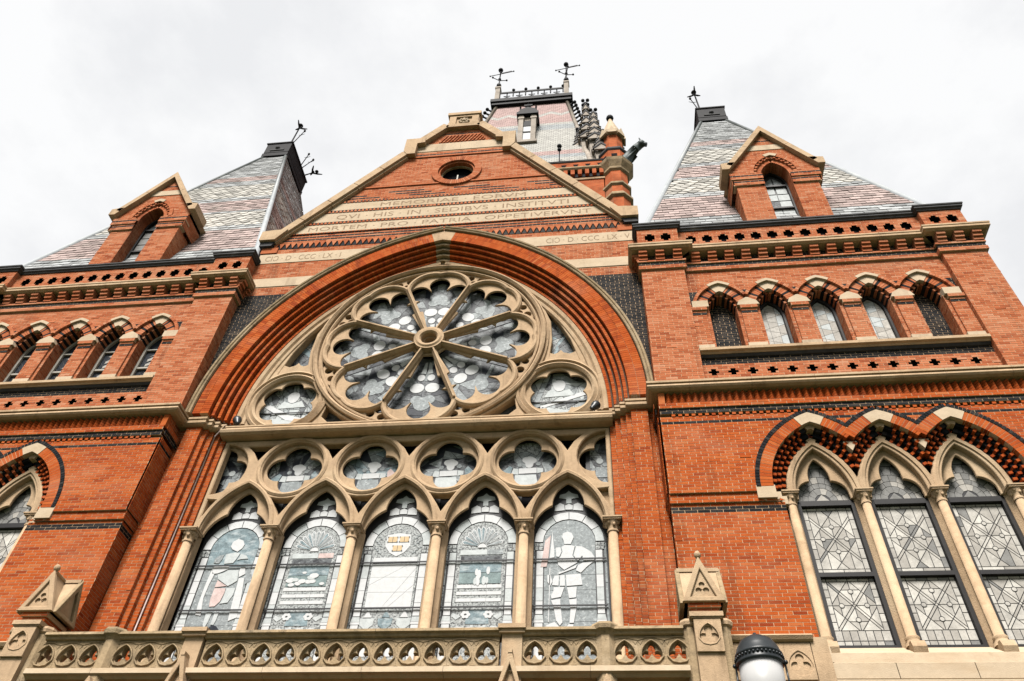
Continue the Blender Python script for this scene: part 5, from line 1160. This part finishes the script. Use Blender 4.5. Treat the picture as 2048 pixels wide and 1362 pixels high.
for a, b in ((-4.95, -3.95), (-3.7, -2.63), (-2.3, -1.0), (-.995, .4), (.405, 1.75), (1.755, 2.3), (2.63, 3.7), (3.95, 4.95)): rail(a, b)
def panel_mesh():
    hw, z0, z1 = .19, 6.42, 6.87
    tre = star(0, 6.62, [arch_pts(0, 6.69, .06, .115, 8)+[(.04, 6.62), (-.04, 6.62)], (.08, 6.60, .057), (-.08, 6.60, .057)], 90)
    ar_o = star(0, 6.6, [arch_pts(0, 6.56, .10, .27, 10)+[(.10, 6.48), (0, 6.46), (-.10, 6.48)]], 60)
    ar_i = star(0, 6.6, [arch_pts(0, 6.565, .10, .248, 10)+[(.09, 6.50), (0, 6.482), (-.09, 6.50)]], 60)
    mb = MB(); mb.plate([rect(-hw, hw, z0, z1), ar_o], YF, YF+.045, .004); mb.plate([ar_o, ar_i], YF-.028, YF+.05, .005)
    mb.plate([rect(-hw, hw, z0, z1), tre], YF+.03, -1.12, .004)
    for s in (-1, 1):
        mb.plate([[(s*.19, 6.80), (s*.05, 6.835), (s*.19, 6.835)], ], YF-.01, YF+.01); mb.prism([(s*.155, 6.74), (s*.185, 6.79), (s*.12, 6.79)], YF-.008, YF+.002); mb.prism([(s*.15, 6.445), (s*.19, 6.445), (s*.17, 6.475)], YF-.010, YF+.002)
    mb.box(-.085, .085, YF-.014, YF, 6.838, 6.853)
    return mb.mesh('panel', 'stone_old')
pm = panel_mesh()
for k in range(12): inst('panel', pm, (-2.09+.38*k, 0, 0), PAR)
for s in (-1, 1):
    for k in range(3): inst('panel', pm, (s*(2.80+.38*k), 0, 0), PAR)
    for k in range(3): inst('panel', pm, (s*(4.10+.38*k), 0, 0), PAR)
    mir = s < 0
    # square post with gablet
    x = 2.47
    Q(MB().box(x-.15, x+.15, -1.30, -1.06, 5.9, 6.90).box(x-.19, x+.19, -1.36, -1.04, 6.90, 6.95).box(x-.205, x+.205, -1.40, -1.03, 6.952, 7.015), 'square_post', 'stone', PAR, mir)
    Q(MB().plate([[(x-.17, 6.06), (x+.17, 6.06), (x+.025, 6.56), (x-.025, 6.56)], [(x-.09, 6.13), (x+.09, 6.13), (x, 6.40)]], -1.46, -1.30, .008).box(x-.1, x+.1, -1.36, -1.3, 6.08, 6.40).box(x-.03, x+.03, -1.47, -1.31, 6.545, 6.60), 'post_gablet', 'stone', PAR, mir)
    # octagonal post
    x = 3.83
    Q(MB().lathe(x, -1.22, [(.16, 5.6), (.15, 6.3), (.135, 6.86)], 8, smooth=False, a0=PI/8).lathe(x, -1.22, [(.14, 6.861), (.17, 6.90), (.215, 6.93), (.225, 6.99), (.20, 7.03), (.03, 7.06)], 8, smooth=False, a0=PI/8), 'octagonal_post', 'stone_old', PAR, mir)
    Q(MB().plate([[(x-.20, 5.75), (x+.20, 5.75), (x+.01, 6.24), (x-.01, 6.24)], [(x-.10, 5.75+.06), (x+.10, 5.75+.06), (x, 6.08)]], -1.46, -1.33, .008), 'post_gablet', 'stone', PAR, mir)
    # gabled pinnacle
    x = 5.29
    Q(MB().box(x-.19, x+.19, -1.42, -.82, 4.0, 5.9), 'pinnacle_foot', 'brick_far', PAR, mir)
    Q(MB().box(x-.19, x+.19, -1.40, -.80, 5.9, 7.04), 'pinnacle_shaft', 'stone', PAR, mir)
    for t in (-1, 1): Q(MB().lathe(x+t*.24, -1.22, [(.10, 4.0), (.10, 6.98)], 8, smooth=False, a0=PI/8), 'pinnacle_buttress', 'stone_old', PAR, mir)
    tre = star(x, 6.80, [(x, 6.875, .06), (x+.075, 6.765, .06), (x-.075, 6.765, .06), (x, 6.8, .05)], 80)
    ar = star(x, 6.8, [arch_pts(x, 6.74, .10, .255, 10)+[(x+.09, 6.66), (x, 6.64), (x-.09, 6.66)]], 60)
    ar2 = star(x, 6.8, [arch_pts(x, 6.745, .10, .235, 10)+[(x+.08, 6.68), (x, 6.66), (x-.08, 6.68)]], 60)
    Q(MB().plate([rect(x-.19, x+.19, 6.55, 7.03), ar], -1.44, -1.40, .004).plate([ar, ar2], -1.45, -1.41, .004).plate([ar2, tre], -1.425, -1.401), 'trefoil_panel', 'stone', PAR, mir)
    cap = MB().box(x-.24, x+.24, -1.47, -.78, 7.06, 7.13).box(x-.22, x+.22, -1.45, -.79, 7.04, 7.058)
    for t in (-1, 1): cap.lathe(x+t*.25, -1.22, [(.10, 6.98), (.13, 7.0), (.14, 7.05), (.12, 7.09), (.02, 7.10)], 8, smooth=False, a0=PI/8)
    Q(cap, 'pinnacle_cap', 'stone', PAR, mir)
    nk = Wall(mir, 'brick'); nk.lay([rect(x-.20, x+.20, 7.14, 7.23)], front(-1.36)); nk.lay([rect(x-.235, x+.235, 7.23, 7.31)], front(-1.40)); nk.lay([rect(-1.36, -.8, 7.14, 7.31)], side(x-.20, -1)); nk.lay([rect(-1.36, -.8, 7.14, 7.31)], side(x+.20, 1)); nk.m.box(x-.19, x+.19, -1.35, -.8, 7.135, 7.3).box(x-.225, x+.225, -1.39, -.8, 7.231, 7.3)
    nk.done('pinnacle_neck', PAR)
    tri = lambda k, zb=7.30: [(x-.31*k, zb), (x+.31*k, zb), (x, zb+.74*k)]
    gb = MB().prism(tri(.90, 7.33), -1.38, -.78); gb.plate([tri(1.), [(x-.19, 7.37), (x+.19, 7.37), (x, 7.83)]], -1.45, -1.38, .008)
    yc = -1.09; hw = .31
    gb.prism([(yc-hw*.92, 7.33), (yc+hw*.92, 7.33), (yc, 7.99)], x-.29, x+.29, axis='x')
    Q(gb, 'pinnacle_gablet', 'stone', PAR, mir)
    for t in (-1, 1):             # gablet frames on the two sides
        fr = MB().plate([[(yc-hw, 7.30), (yc+hw, 7.30), (yc, 8.02)], [(yc-.2, 7.36), (yc+.2, 7.36), (yc, 7.82)]], -.035, .035, .008)
        fr.move(Matrix.Translation((x+t*.31, 0, 0)) @ Matrix(((0, t, 0, 0), (1, 0, 0, 0), (0, 0, 1, 0), (0, 0, 0, 1))))
        Q(fr, 'side_gablet', 'stone_old', PAR, mir)
    tr = star(x, 7.5, [(x, 7.58, .045), (x+.055, 7.49, .045), (x-.055, 7.49, .045)], 60)
    Q(MB().plate([[(x-.20, 7.365), (x+.20, 7.365), (x, 7.84)], tr], -1.41, -1.385), 'gablet_tracery', 'stone', PAR, mir)
    Q(MB().box(x-.32, x+.32, yc-.035, yc+.035, 7.96, 8.02).tube((x, -1.42, 8.0), (x, -.80, 8.0), .035, seg=8).ball((x, -1.42, 8.07), .055, 8, 5, 1.2), 'gablet_ridge', 'stone', PAR, mir)
    # blind parapet between pinnacle and pavilion window
    bx = MB(); Q(MB().box(5.55, 6.86, -.93, -.70, 5.6, 6.30).prism([(-.7, 6.93), (-.7, 7.05), (-.93, 7.04), (-.98, 7.0), (-.95, 6.95), (-.92, 6.93)], 5.55, 6.82, axis='x').box(5.55, 6.99, -.86, -.70, 6.30, 6.93).box(6.78, 7.02, -.90, -.7, 6.3, 7.0), 'blind_parapet', 'stone', PAR, mir)
    for k in range(3):
        px = 5.82+.38*k; dz = .0
        tre = star(px, 6.60, [(px, 6.70, .06), (px+.075, 6.585, .062), (px-.075, 6.585, .062), (px, 6.62, .05)], 60); aro = star(px, 6.6, [arch_pts(px, 6.55, .10, .27, 10)+[(px+.10, 6.46), (px, 6.44), (px-.10, 6.46)]], 60)
        Q(MB().plate([rect(px-.19, px+.19, 6.38, 6.92), aro], -.90, -.86, .004).plate([aro, tre], -.885, -.861), 'blind_panel', 'stone', PAR, mir)

# ================================================================== tower behind the gable
TOW = thing('crossing_tower', (0, 15, 0), 'distant tower with steep patterned slate roof and iron cresting rising behind the gable', 'tower')
def T_(mb, name, m_, par=TOW, kind=None): return part(mb, name, m_, par, False, kind)
TW = 4.75; TY = 11.0; TD = 20.5
T_(MB().box(-TW, TW, TY, TD, 0, 39.3), 'shaft_wall', 'brick_far')
T_(MB().sweep([(-TW, TD), (-TW, TY), (TW, TY), (TW, TD)], [(-.1, 39.0), (.06, 39.0), (.08, 39.12), (-.1, 39.2)], plan=1), 'lower_string', 'stone')
cb = MB()
T_(MB().box(-TW+.02, TW-.02, TY-.04, TY+.2, 39.3, 39.8), 'corbel_back', 'brick_black')
for k in range(24): T_(MB().box(-TW+.2+.4*k-.11, -TW+.2+.4*k+.11, TY-.22, TY+.1, 39.35, 39.82), 'corbel', 'brick_far')
T_(MB().sweep([(-TW, TD), (-TW, TY), (TW, TY), (TW, TD)], [(-.1, 39.8), (.22, 39.8), (.30, 39.9), (.30, 40.0), (-.1, 40.15)], plan=1), 'cornice', 'stone_old')
T_(MB().box(-TW, TW, TY-.12, TY+.3, 40.1, 40.75), 'parapet', 'brick_far')
for k in range(14): T_(MB().prism([(-TW+.5+.68*k-.16, 40.50), (-TW+.5+.68*k+.16, 40.50), (-TW+.5+.68*k+.08, 40.32), (-TW+.5+.68*k-.08, 40.32)], TY-.135, TY-.11), 'parapet_slot', 'void')
T_(MB().sweep([(-TW, TD), (-TW, TY), (TW, TY), (TW, TD)], [(-.2, 40.76), (.16, 40.76), (.2, 40.85), (-.2, 40.98)], plan=1), 'parapet_coping', 'dark_stone')
T_(MB().tube((2.3, TY-.1, 40.9), (2.3, TY-.1, 42.3), .035).ball((2.3, TY-.1, 42.35), .12).ball((2.3, TY-.1, 42.75), .15), 'lightning_rod', 'dark_metal')
# roof with patterned slates
m = bpy.data.materials.new('tower_slate'); m.use_nodes = True; t = m.node_tree; n = t.nodes; l = t.links; b = n['Principled BSDF']; b.inputs['Roughness'].default_value = .85; b.inputs['Specular IOR Level'].default_value = .1
gg = n.new('ShaderNodeNewGeometry'); sp = n.new('ShaderNodeSeparateXYZ'); l.new(gg.outputs['Position'], sp.inputs[0])
sx = n.new('ShaderNodeMath'); sx.operation = 'PINGPONG'; sx.inputs[1].default_value = .75; l.new(sp.outputs[0], sx.inputs[0])
zz = n.new('ShaderNodeMath'); zz.operation = 'MULTIPLY_ADD'; zz.inputs[1].default_value = .9; l.new(sx.outputs[0], zz.inputs[0]); l.new(sp.outputs[2], zz.inputs[2])
mr = n.new('ShaderNodeMapRange'); mr.inputs['From Min'].default_value = 41; mr.inputs['From Max'].default_value = 56; l.new(sp.outputs[2], mr.inputs[0])
rp = n.new('ShaderNodeValToRGB'); rp.color_ramp.interpolation = 'CONSTANT'; els = rp.color_ramp.elements
GY, RD, TN = (.19, .20, .205, 1), (.235, .165, .155, 1), (.24, .235, .22, 1)
st = [(0, GY), (.05, TN), (.11, GY), (.15, RD), (.20, TN), (.50, GY), (.57, TN), (.60, RD), (.93, GY)]
while len(els) < len(st): els.new(.5)
for i, (p, c) in enumerate(st): els[i].position = p; els[i].color = c
l.new(mr.outputs[0], rp.inputs[0])
zb = n.new('ShaderNodeMath'); zb.operation = 'COMPARE'; zb.inputs[1].default_value = 52.6; zb.inputs[2].default_value = .28; l.new(zz.outputs[0], zb.inputs[0])
mx = n.new('ShaderNodeMixRGB'); mx.inputs[2].default_value = TN; l.new(zb.outputs[0], mx.inputs[0]); l.new(rp.outputs[0], mx.inputs[1])
cb_ = n.new('ShaderNodeCombineXYZ'); l.new(sp.outputs[0], cb_.inputs[0]); l.new(sp.outputs[2], cb_.inputs[1])
bt = n.new('ShaderNodeTexBrick'); bt.inputs['Brick Width'].default_value = .3; bt.inputs['Row Height'].default_value = .2; bt.inputs['Mortar Size'].default_value = .016; bt.inputs['Scale'].default_value = 1
bt.inputs['Color1'].default_value = (.85, .85, .85, 1); bt.inputs['Color2'].default_value = (1.15, 1.15, 1.15, 1); bt.inputs['Mortar'].default_value = (.35, .35, .35, 1); l.new(cb_.outputs[0], bt.inputs['Vector'])
mu = n.new('ShaderNodeMixRGB'); mu.blend_type = 'MULTIPLY'; mu.inputs[0].default_value = 1; l.new(mx.outputs[0], mu.inputs[1]); l.new(bt.outputs[0], mu.inputs[2]); l.new(mu.outputs[0], b.inputs['Base Color']); MAT['tower_slate'] = m
rb = [(-4.15, 11.25, 41), (4.15, 11.25, 41), (4.15, 19.8, 41), (-4.15, 19.8, 41)]; rt = [(-2.62, 14.25, 55.1), (2.62, 14.25, 55.1), (2.62, 17, 55.1), (-2.62, 17, 55.1)]
rf = MB(); rf.v = rb+rt
for q in ((0, 1, 5, 4), (1, 2, 6, 5), (2, 3, 7, 6), (3, 0, 4, 7), (4, 5, 6, 7)): rf.face(q)
TR = T_(rf, 'roof', 'tower_slate')
for k in range(4):
    a, b2 = Vector(rb[k]), Vector(rt[k]); T_(MB().tube(a, b2, .16, .14, 6), 'hip_roll', 'tower_wood', TR)
    if k < 2:
        for q in range(9):
            t = .42+.062*q; p = a.lerp(b2, t); s = -1 if k == 0 else 1
            T_(MB().tube(p, p+Vector((s*.34, -.10, .18)), .10, .07, 6).ball(tuple(p+Vector((s*.44, -.12, .28))), .14, 8, 5), 'crocket', 'dark_metal', TR)
T_(MB().box(-2.95, 2.95, 13.95, 17.3, 55.0, 55.35).box(-3.05, 3.05, 13.85, 17.4, 55.352, 55.75), 'roof_cap', 'dark_metal', TR)
cr = MB()
T_(MB().box(-2.4, 2.4, 14.05, 14.12, 56.95, 57.15), 'crest_rail', 'dark_metal', TR)
for k in range(5):
    x = -1.88+.94*k
    c5 = MB()
    for q in range(8): a0, a1 = PI*q/8, PI*(q+1)/8; c5.tube((x+.32*math.cos(a0), 14.08, 55.8+.42*math.sin(a0)), (x+.32*math.cos(a1), 14.08, 55.8+.42*math.sin(a1)), .05, seg=6)
    c5.tube((x, 14.08, 56.2), (x, 14.08, 56.95), .045, seg=6).tube((x-.25, 14.08, 56.45), (x+.25, 14.08, 56.45), .035, seg=6).ball((x+.47, 14.08, 57.4), .13, 8, 5).tube((x+.47, 14.08, 56.4), (x+.47, 14.08, 57.3), .05, seg=6)
    T_(c5, 'crest_ornament', 'dark_metal', TR)
for s in (-1, 1):
    T_(MB().box(s*2.6-.17, s*2.6+.17, 13.9, 14.3, 55.75, 57.6).box(s*2.6-.22, s*2.6+.22, 13.85, 14.35, 57.6, 57.8), 'crest_post', 'tower_wood', TR)
    v = MB().tube((s*2.6, 14.1, 57.8), (s*2.6, 14.1, 61.1), .06, .04).ball((s*2.6, 14.1, 61.15), .2).ball((s*2.6, 14.1, 58.4), .2, 8, 5, 1.4).ball((s*2.6, 14.1, 59.5), .13, 8, 5)
    for a in range(4): v.tube((s*2.6, 14.1, 59.3), (s*2.6+.5*math.cos(a*PI/2+.3), 14.1+.5*math.sin(a*PI/2+.3), 59.55), .04, .03, 6).ball((s*2.6+.55*math.cos(a*PI/2+.3), 14.1+.55*math.sin(a*PI/2+.3), 59.6), .09, 6, 4)
    v.tube((s*2.6-.75, 14.1, 60.25), (s*2.6+1.0, 14.1, 60.75), .03, .03, 6).ball((s*2.6-.8, 14.1, 60.23), .07, 6, 4).ball((s*2.6+1.05, 14.1, 60.77), .07, 6, 4)
    v.prism([(s*2.6+.1, 60.55), (s*2.6+.9, 60.76), (s*2.6+.9, 60.88), (s*2.6+.1, 60.64)], 14.08, 14.12)
    T_(v, 'weather_vane', 'dark_metal', TR)
# roof dormer
dz = MB()
T_(MB().box(-.46, .62, 12.35, 14.2, 46.2, 49.6), 'dormer_cheeks', 'tower_wood', TR)
DY = 12.3
for x0, x1 in ((-.50, -.18), (.34, .66)): T_(MB().box(x0, x1, DY-.12, DY+.3, 46.1, 49.5).box(x0-.05, x1+.05, DY-.16, DY+.3, 49.0, 49.2), 'dormer_post', 'tower_wood', TR)
T_(MB().box(-.62, .78, DY-.2, DY+.4, 45.85, 46.1), 'dormer_sill', 'tower_wood', TR)
T_(MB().box(-.65, .81, DY-.25, 14.2, 49.5, 49.8).prism([(-.6, 49.8), (.76, 49.8), (.55, 50.25), (.08, 50.5), (-.39, 50.25)], DY-.2, 14.4), 'dormer_head', 'dark_metal', TR)
T_(MB().box(-.19, .35, DY+.02, DY+.045, 46.2, 48.9), 'dormer_pane', 'glass_white', TR); T_(MB().box(-.18, .34, DY-.01, DY+.018, 47.35, 47.5).box(-.18, .34, DY-.01, DY+.018, 48.2, 48.9), 'dormer_frame', 'dark_metal', TR)
T_(MB().ball((.08, DY, 50.8), .2).tube((.08, DY, 50.4), (.08, DY, 51.4), .07).box(-.2, .36, DY-.05, DY+.05, 51.0, 51.15).tube((-.45, DY, 49.8), (-.45, DY, 50.9), .06).tube((.61, DY, 49.8), (.61, DY, 50.9), .06), 'dormer_finial', 'dark_metal', TR)
# corner turret with cone, and crocketed spirelets
X, Y_ = 5.42, 11.3
def octo(prof, a=PI/8): return MB().lathe(X, Y_, prof, 8, smooth=False, a0=a)
T_(octo([(.72, 20), (.70, 37.7)]), 'turret_shaft', 'brick_far'); T_(octo([(.71, 37.7), (.82, 37.8), (.82, 37.95), (.72, 38.1)]), 'turret_string', 'stone_old')
T_(octo([(.70, 36.6), (.86, 36.7), (.86, 36.85), (.72, 37.1)]), 'turret_string', 'stone_old'); T_(octo([(.67, 38.1), (.67, 39.3)]), 'turret_shaft', 'brick_far')
T_(octo([(.68, 39.25), (.80, 39.35), (.82, 39.5), (1.04, 39.9), (1.1, 40.1), (.95, 40.2)]), 'turret_corbel', 'stone_old'); T_(octo([(.86, 40.15), (.86, 41.15)]), 'turret_parapet', 'brick_far')
for k in range(8):
    t = k*PI/4; T_(MB().box(-.16, .16, -.02, .02, 40.5, 40.75).move(Matrix.Translation((X+.80*math.cos(t), Y_+.80*math.sin(t), 0)) @ Matrix.Rotation(t+PI/2, 4, 'Z')), 'turret_slot', 'void')
T_(octo([(.88, 41.15), (.95, 41.25), (.95, 41.4), (.7, 41.65)]), 'turret_coping', 'dark_stone'); T_(octo([(.60, 41.6), (.60, 43.4)]), 'turret_neck', 'brick_far')
T_(octo([(.62, 43.35), (.78, 43.5), (.80, 43.75), (.62, 44.1), (.16, 45.9), (.10, 46.2)]), 'turret_cone', 'stone_pale')
for k in range(8):
    t = k*PI/4; T_(MB().prism([(-.26, 43.3), (.26, 43.3), (0, 44.05)], -.06, .06).move(Matrix.Translation((X+.74*math.cos(t), Y_+.74*math.sin(t), 0)) @ Matrix.Rotation(t+PI/2, 4, 'Z')), 'turret_gablet', 'stone_pale')
T_(MB().ball((X, Y_, 46.4), .24), 'turret_ball', 'dark_metal')
for (sx_, sy, z0, z1) in ((3.95, 12.1, 42.5, 50.4), (4.42, 11.7, 42.0, 48.2), (3.5, 12.6, 43.5, 47.5), (4.75, 11.5, 41, 45)):
    hh = z1-z0
    T_(MB().box(sx_-.34, sx_+.34, sy-.34, sy+.34, z0-2, z0+hh*.32), 'spirelet_base', 'tower_wood')
    sp2 = MB().lathe(sx_, sy, [(.46, z0+hh*.32), (.40, z0+hh*.36), (.05, z1-.35)], 4, smooth=False, a0=PI/4)
    T_(sp2, 'spirelet_cone', 'tower_wood')
    for q in range(5):
        f = .30+.135*q; r = .50*(1-.16*q)
        for a in range(4):
            t = a*PI/2; T_(MB().prism([(-r*.85, z0+hh*f), (r*.85, z0+hh*f), (r*.85, z0+hh*f+.1), (0, z0+hh*f+.55), (-r*.85, z0+hh*f+.1)], -.05, .05).move(Matrix.Translation((sx_+r*math.cos(t), sy+r*math.sin(t), 0)) @ Matrix.Rotation(t+PI/2, 4, 'Z')), 'spirelet_gablet', 'tower_wood')
            T_(MB().prism([(-r*.95, z0+hh*f+.12), (-r*.8, z0+hh*f+.10), (0, z0+hh*f+.55), (r*.8, z0+hh*f+.10), (r*.95, z0+hh*f+.12), (0, z0+hh*f+.75)], -.09, .09).move(Matrix.Translation((sx_+r*math.cos(t), sy+r*math.sin(t), 0)) @ Matrix.Rotation(t+PI/2, 4, 'Z')), 'spirelet_moulding', 'dark_metal')
    kn = MB().ball((sx_, sy, z1-.25), .17)
    for a in range(4): t = a*PI/2+PI/4; kn.ball((sx_+.22*math.cos(t), sy+.22*math.sin(t), z1), .13, 8, 5)
    T_(kn, 'spirelet_finial', 'dark_metal')
# gargoyle: a dog-like beast leaning out from the turret
gr = MB()
pA, pB, pC = Vector((5.95, 10.9, 40.35)), Vector((6.62, 10.55, 41.15)), Vector((6.98, 10.42, 41.42))
gr.tube(pA, pB, .34, .25, 10).tube(pB, pC, .25, .22, 10).ball(tuple(pC), .24, 10, 6).tube(pC, pC+Vector((.30, -.05, -.14)), .17, .10, 8).tube(pC+Vector((-.02, -.1, .15)), pC+Vector((-.1, -.16, .42)), .08, .02, 6).tube(pC+Vector((-.02, .1, .15)), pC+Vector((-.1, .16, .42)), .08, .02, 6)
gr.tube(pA+Vector((.2, -.25, .05)), pB+Vector((.05, -.18, -.45)), .12, .08, 8).tube(pA+Vector((.2, .25, .05)), pB+Vector((.05, .18, -.45)), .12, .08, 8).tube(pC+Vector((.08, 0, -.12)), pC+Vector((.28, 0, -.26)), .09, .06, 8)
T_(gr, 'gargoyle', 'copper')

# ================================================================== post lamp and floodlights
LX, LY = 5.075, -6.0
LMP = thing('post_lamp', (LX, LY, 0), 'frosted globe lamp with dark domed cap in front of the facade', 'street lamp')
def K(mb, name, m_): return part(mb, name, m_, LMP)
K(MB().lathe(LX, LY, [(.16, 0), (.16, .12), (.12, .2), (.11, .8), (.07, .9), (.055, 1.0), (.045, 3.5), (.07, 3.55), (.08, 3.62), (.05, 3.68)], 20), 'pole', 'lamp_black')
K(MB().lathe(LX, LY, [(.05, 3.66), (.10, 3.70), (.135, 3.78), (.155, 3.95), (.165, 4.15), (.168, 4.34)], 40), 'globe', 'globe')
K(MB().lathe(LX, LY, [(.172, 4.325), (.185, 4.33), (.187, 4.345), (.18, 4.36), (.180, 4.39), (.188, 4.395), (.186, 4.41), (.176, 4.42), (.165, 4.46), (.13, 4.52), (.07, 4.56), (.02, 4.57), (.012, 4.60), (.001, 4.605)], 40), 'cap', 'lamp_black')
bd = MB()
for k in range(36): t = 2*PI*k/36; bd.ball((LX+.183*math.cos(t), LY+.183*math.sin(t), 4.377), .012, 6, 4)
K(bd, 'cap_beading', 'lamp_black')
for k in range(2):
    t = k*PI-.19; a = MB()
    P0 = [(.187, 4.35), (.19, 4.2), (.18, 4.0), (.16, 3.8), (.08, 3.66)]
    for (r0, z0), (r1, z1) in zip(P0, P0[1:]): a.tube((LX+r0*math.cos(t), LY+r0*math.sin(t), z0), (LX+r1*math.cos(t), LY+r1*math.sin(t), z1), .009, seg=6)
    K(a.ball((LX+.195*math.cos(t), LY+.195*math.sin(t), 4.345), .018, 8, 5), 'cage_rib', 'lamp_black')
def flood(x, s, label):
    r = thing('floodlight', (x, -.12, 12.14), label, 'floodlight', 'floodlights on the transom ledge')
    M_ = Matrix.Translation((x, -.14, 12.33)) @ Matrix.Rotation(s*R_(28), 4, 'Y') @ Matrix.Rotation(R_(-25), 4, 'X')
    part(MB().lathe(0, 0, [(.03, -.12), (.055, -.10), (.06, -.02), (.085, .02), (.10, .10), (.095, .12), (.02, .13)], 16).move(M_), 'lamp_head', 'lamp_black', r)
    part(MB().tube((x, -.12, 12.12), (x, -.12, 12.27), .014).box(x-.05, x+.05, -.17, -.07, 12.12, 12.15).tube((x-.06, -.12, 12.27), (x+.06, -.12, 12.27), .012), 'bracket', 'lamp_black', r)
flood(-3.93, -1, 'small dark floodlight at the left end of the ledge under the rose window')
flood(3.80, 1, 'small dark floodlight at the right end of the ledge under the rose window')
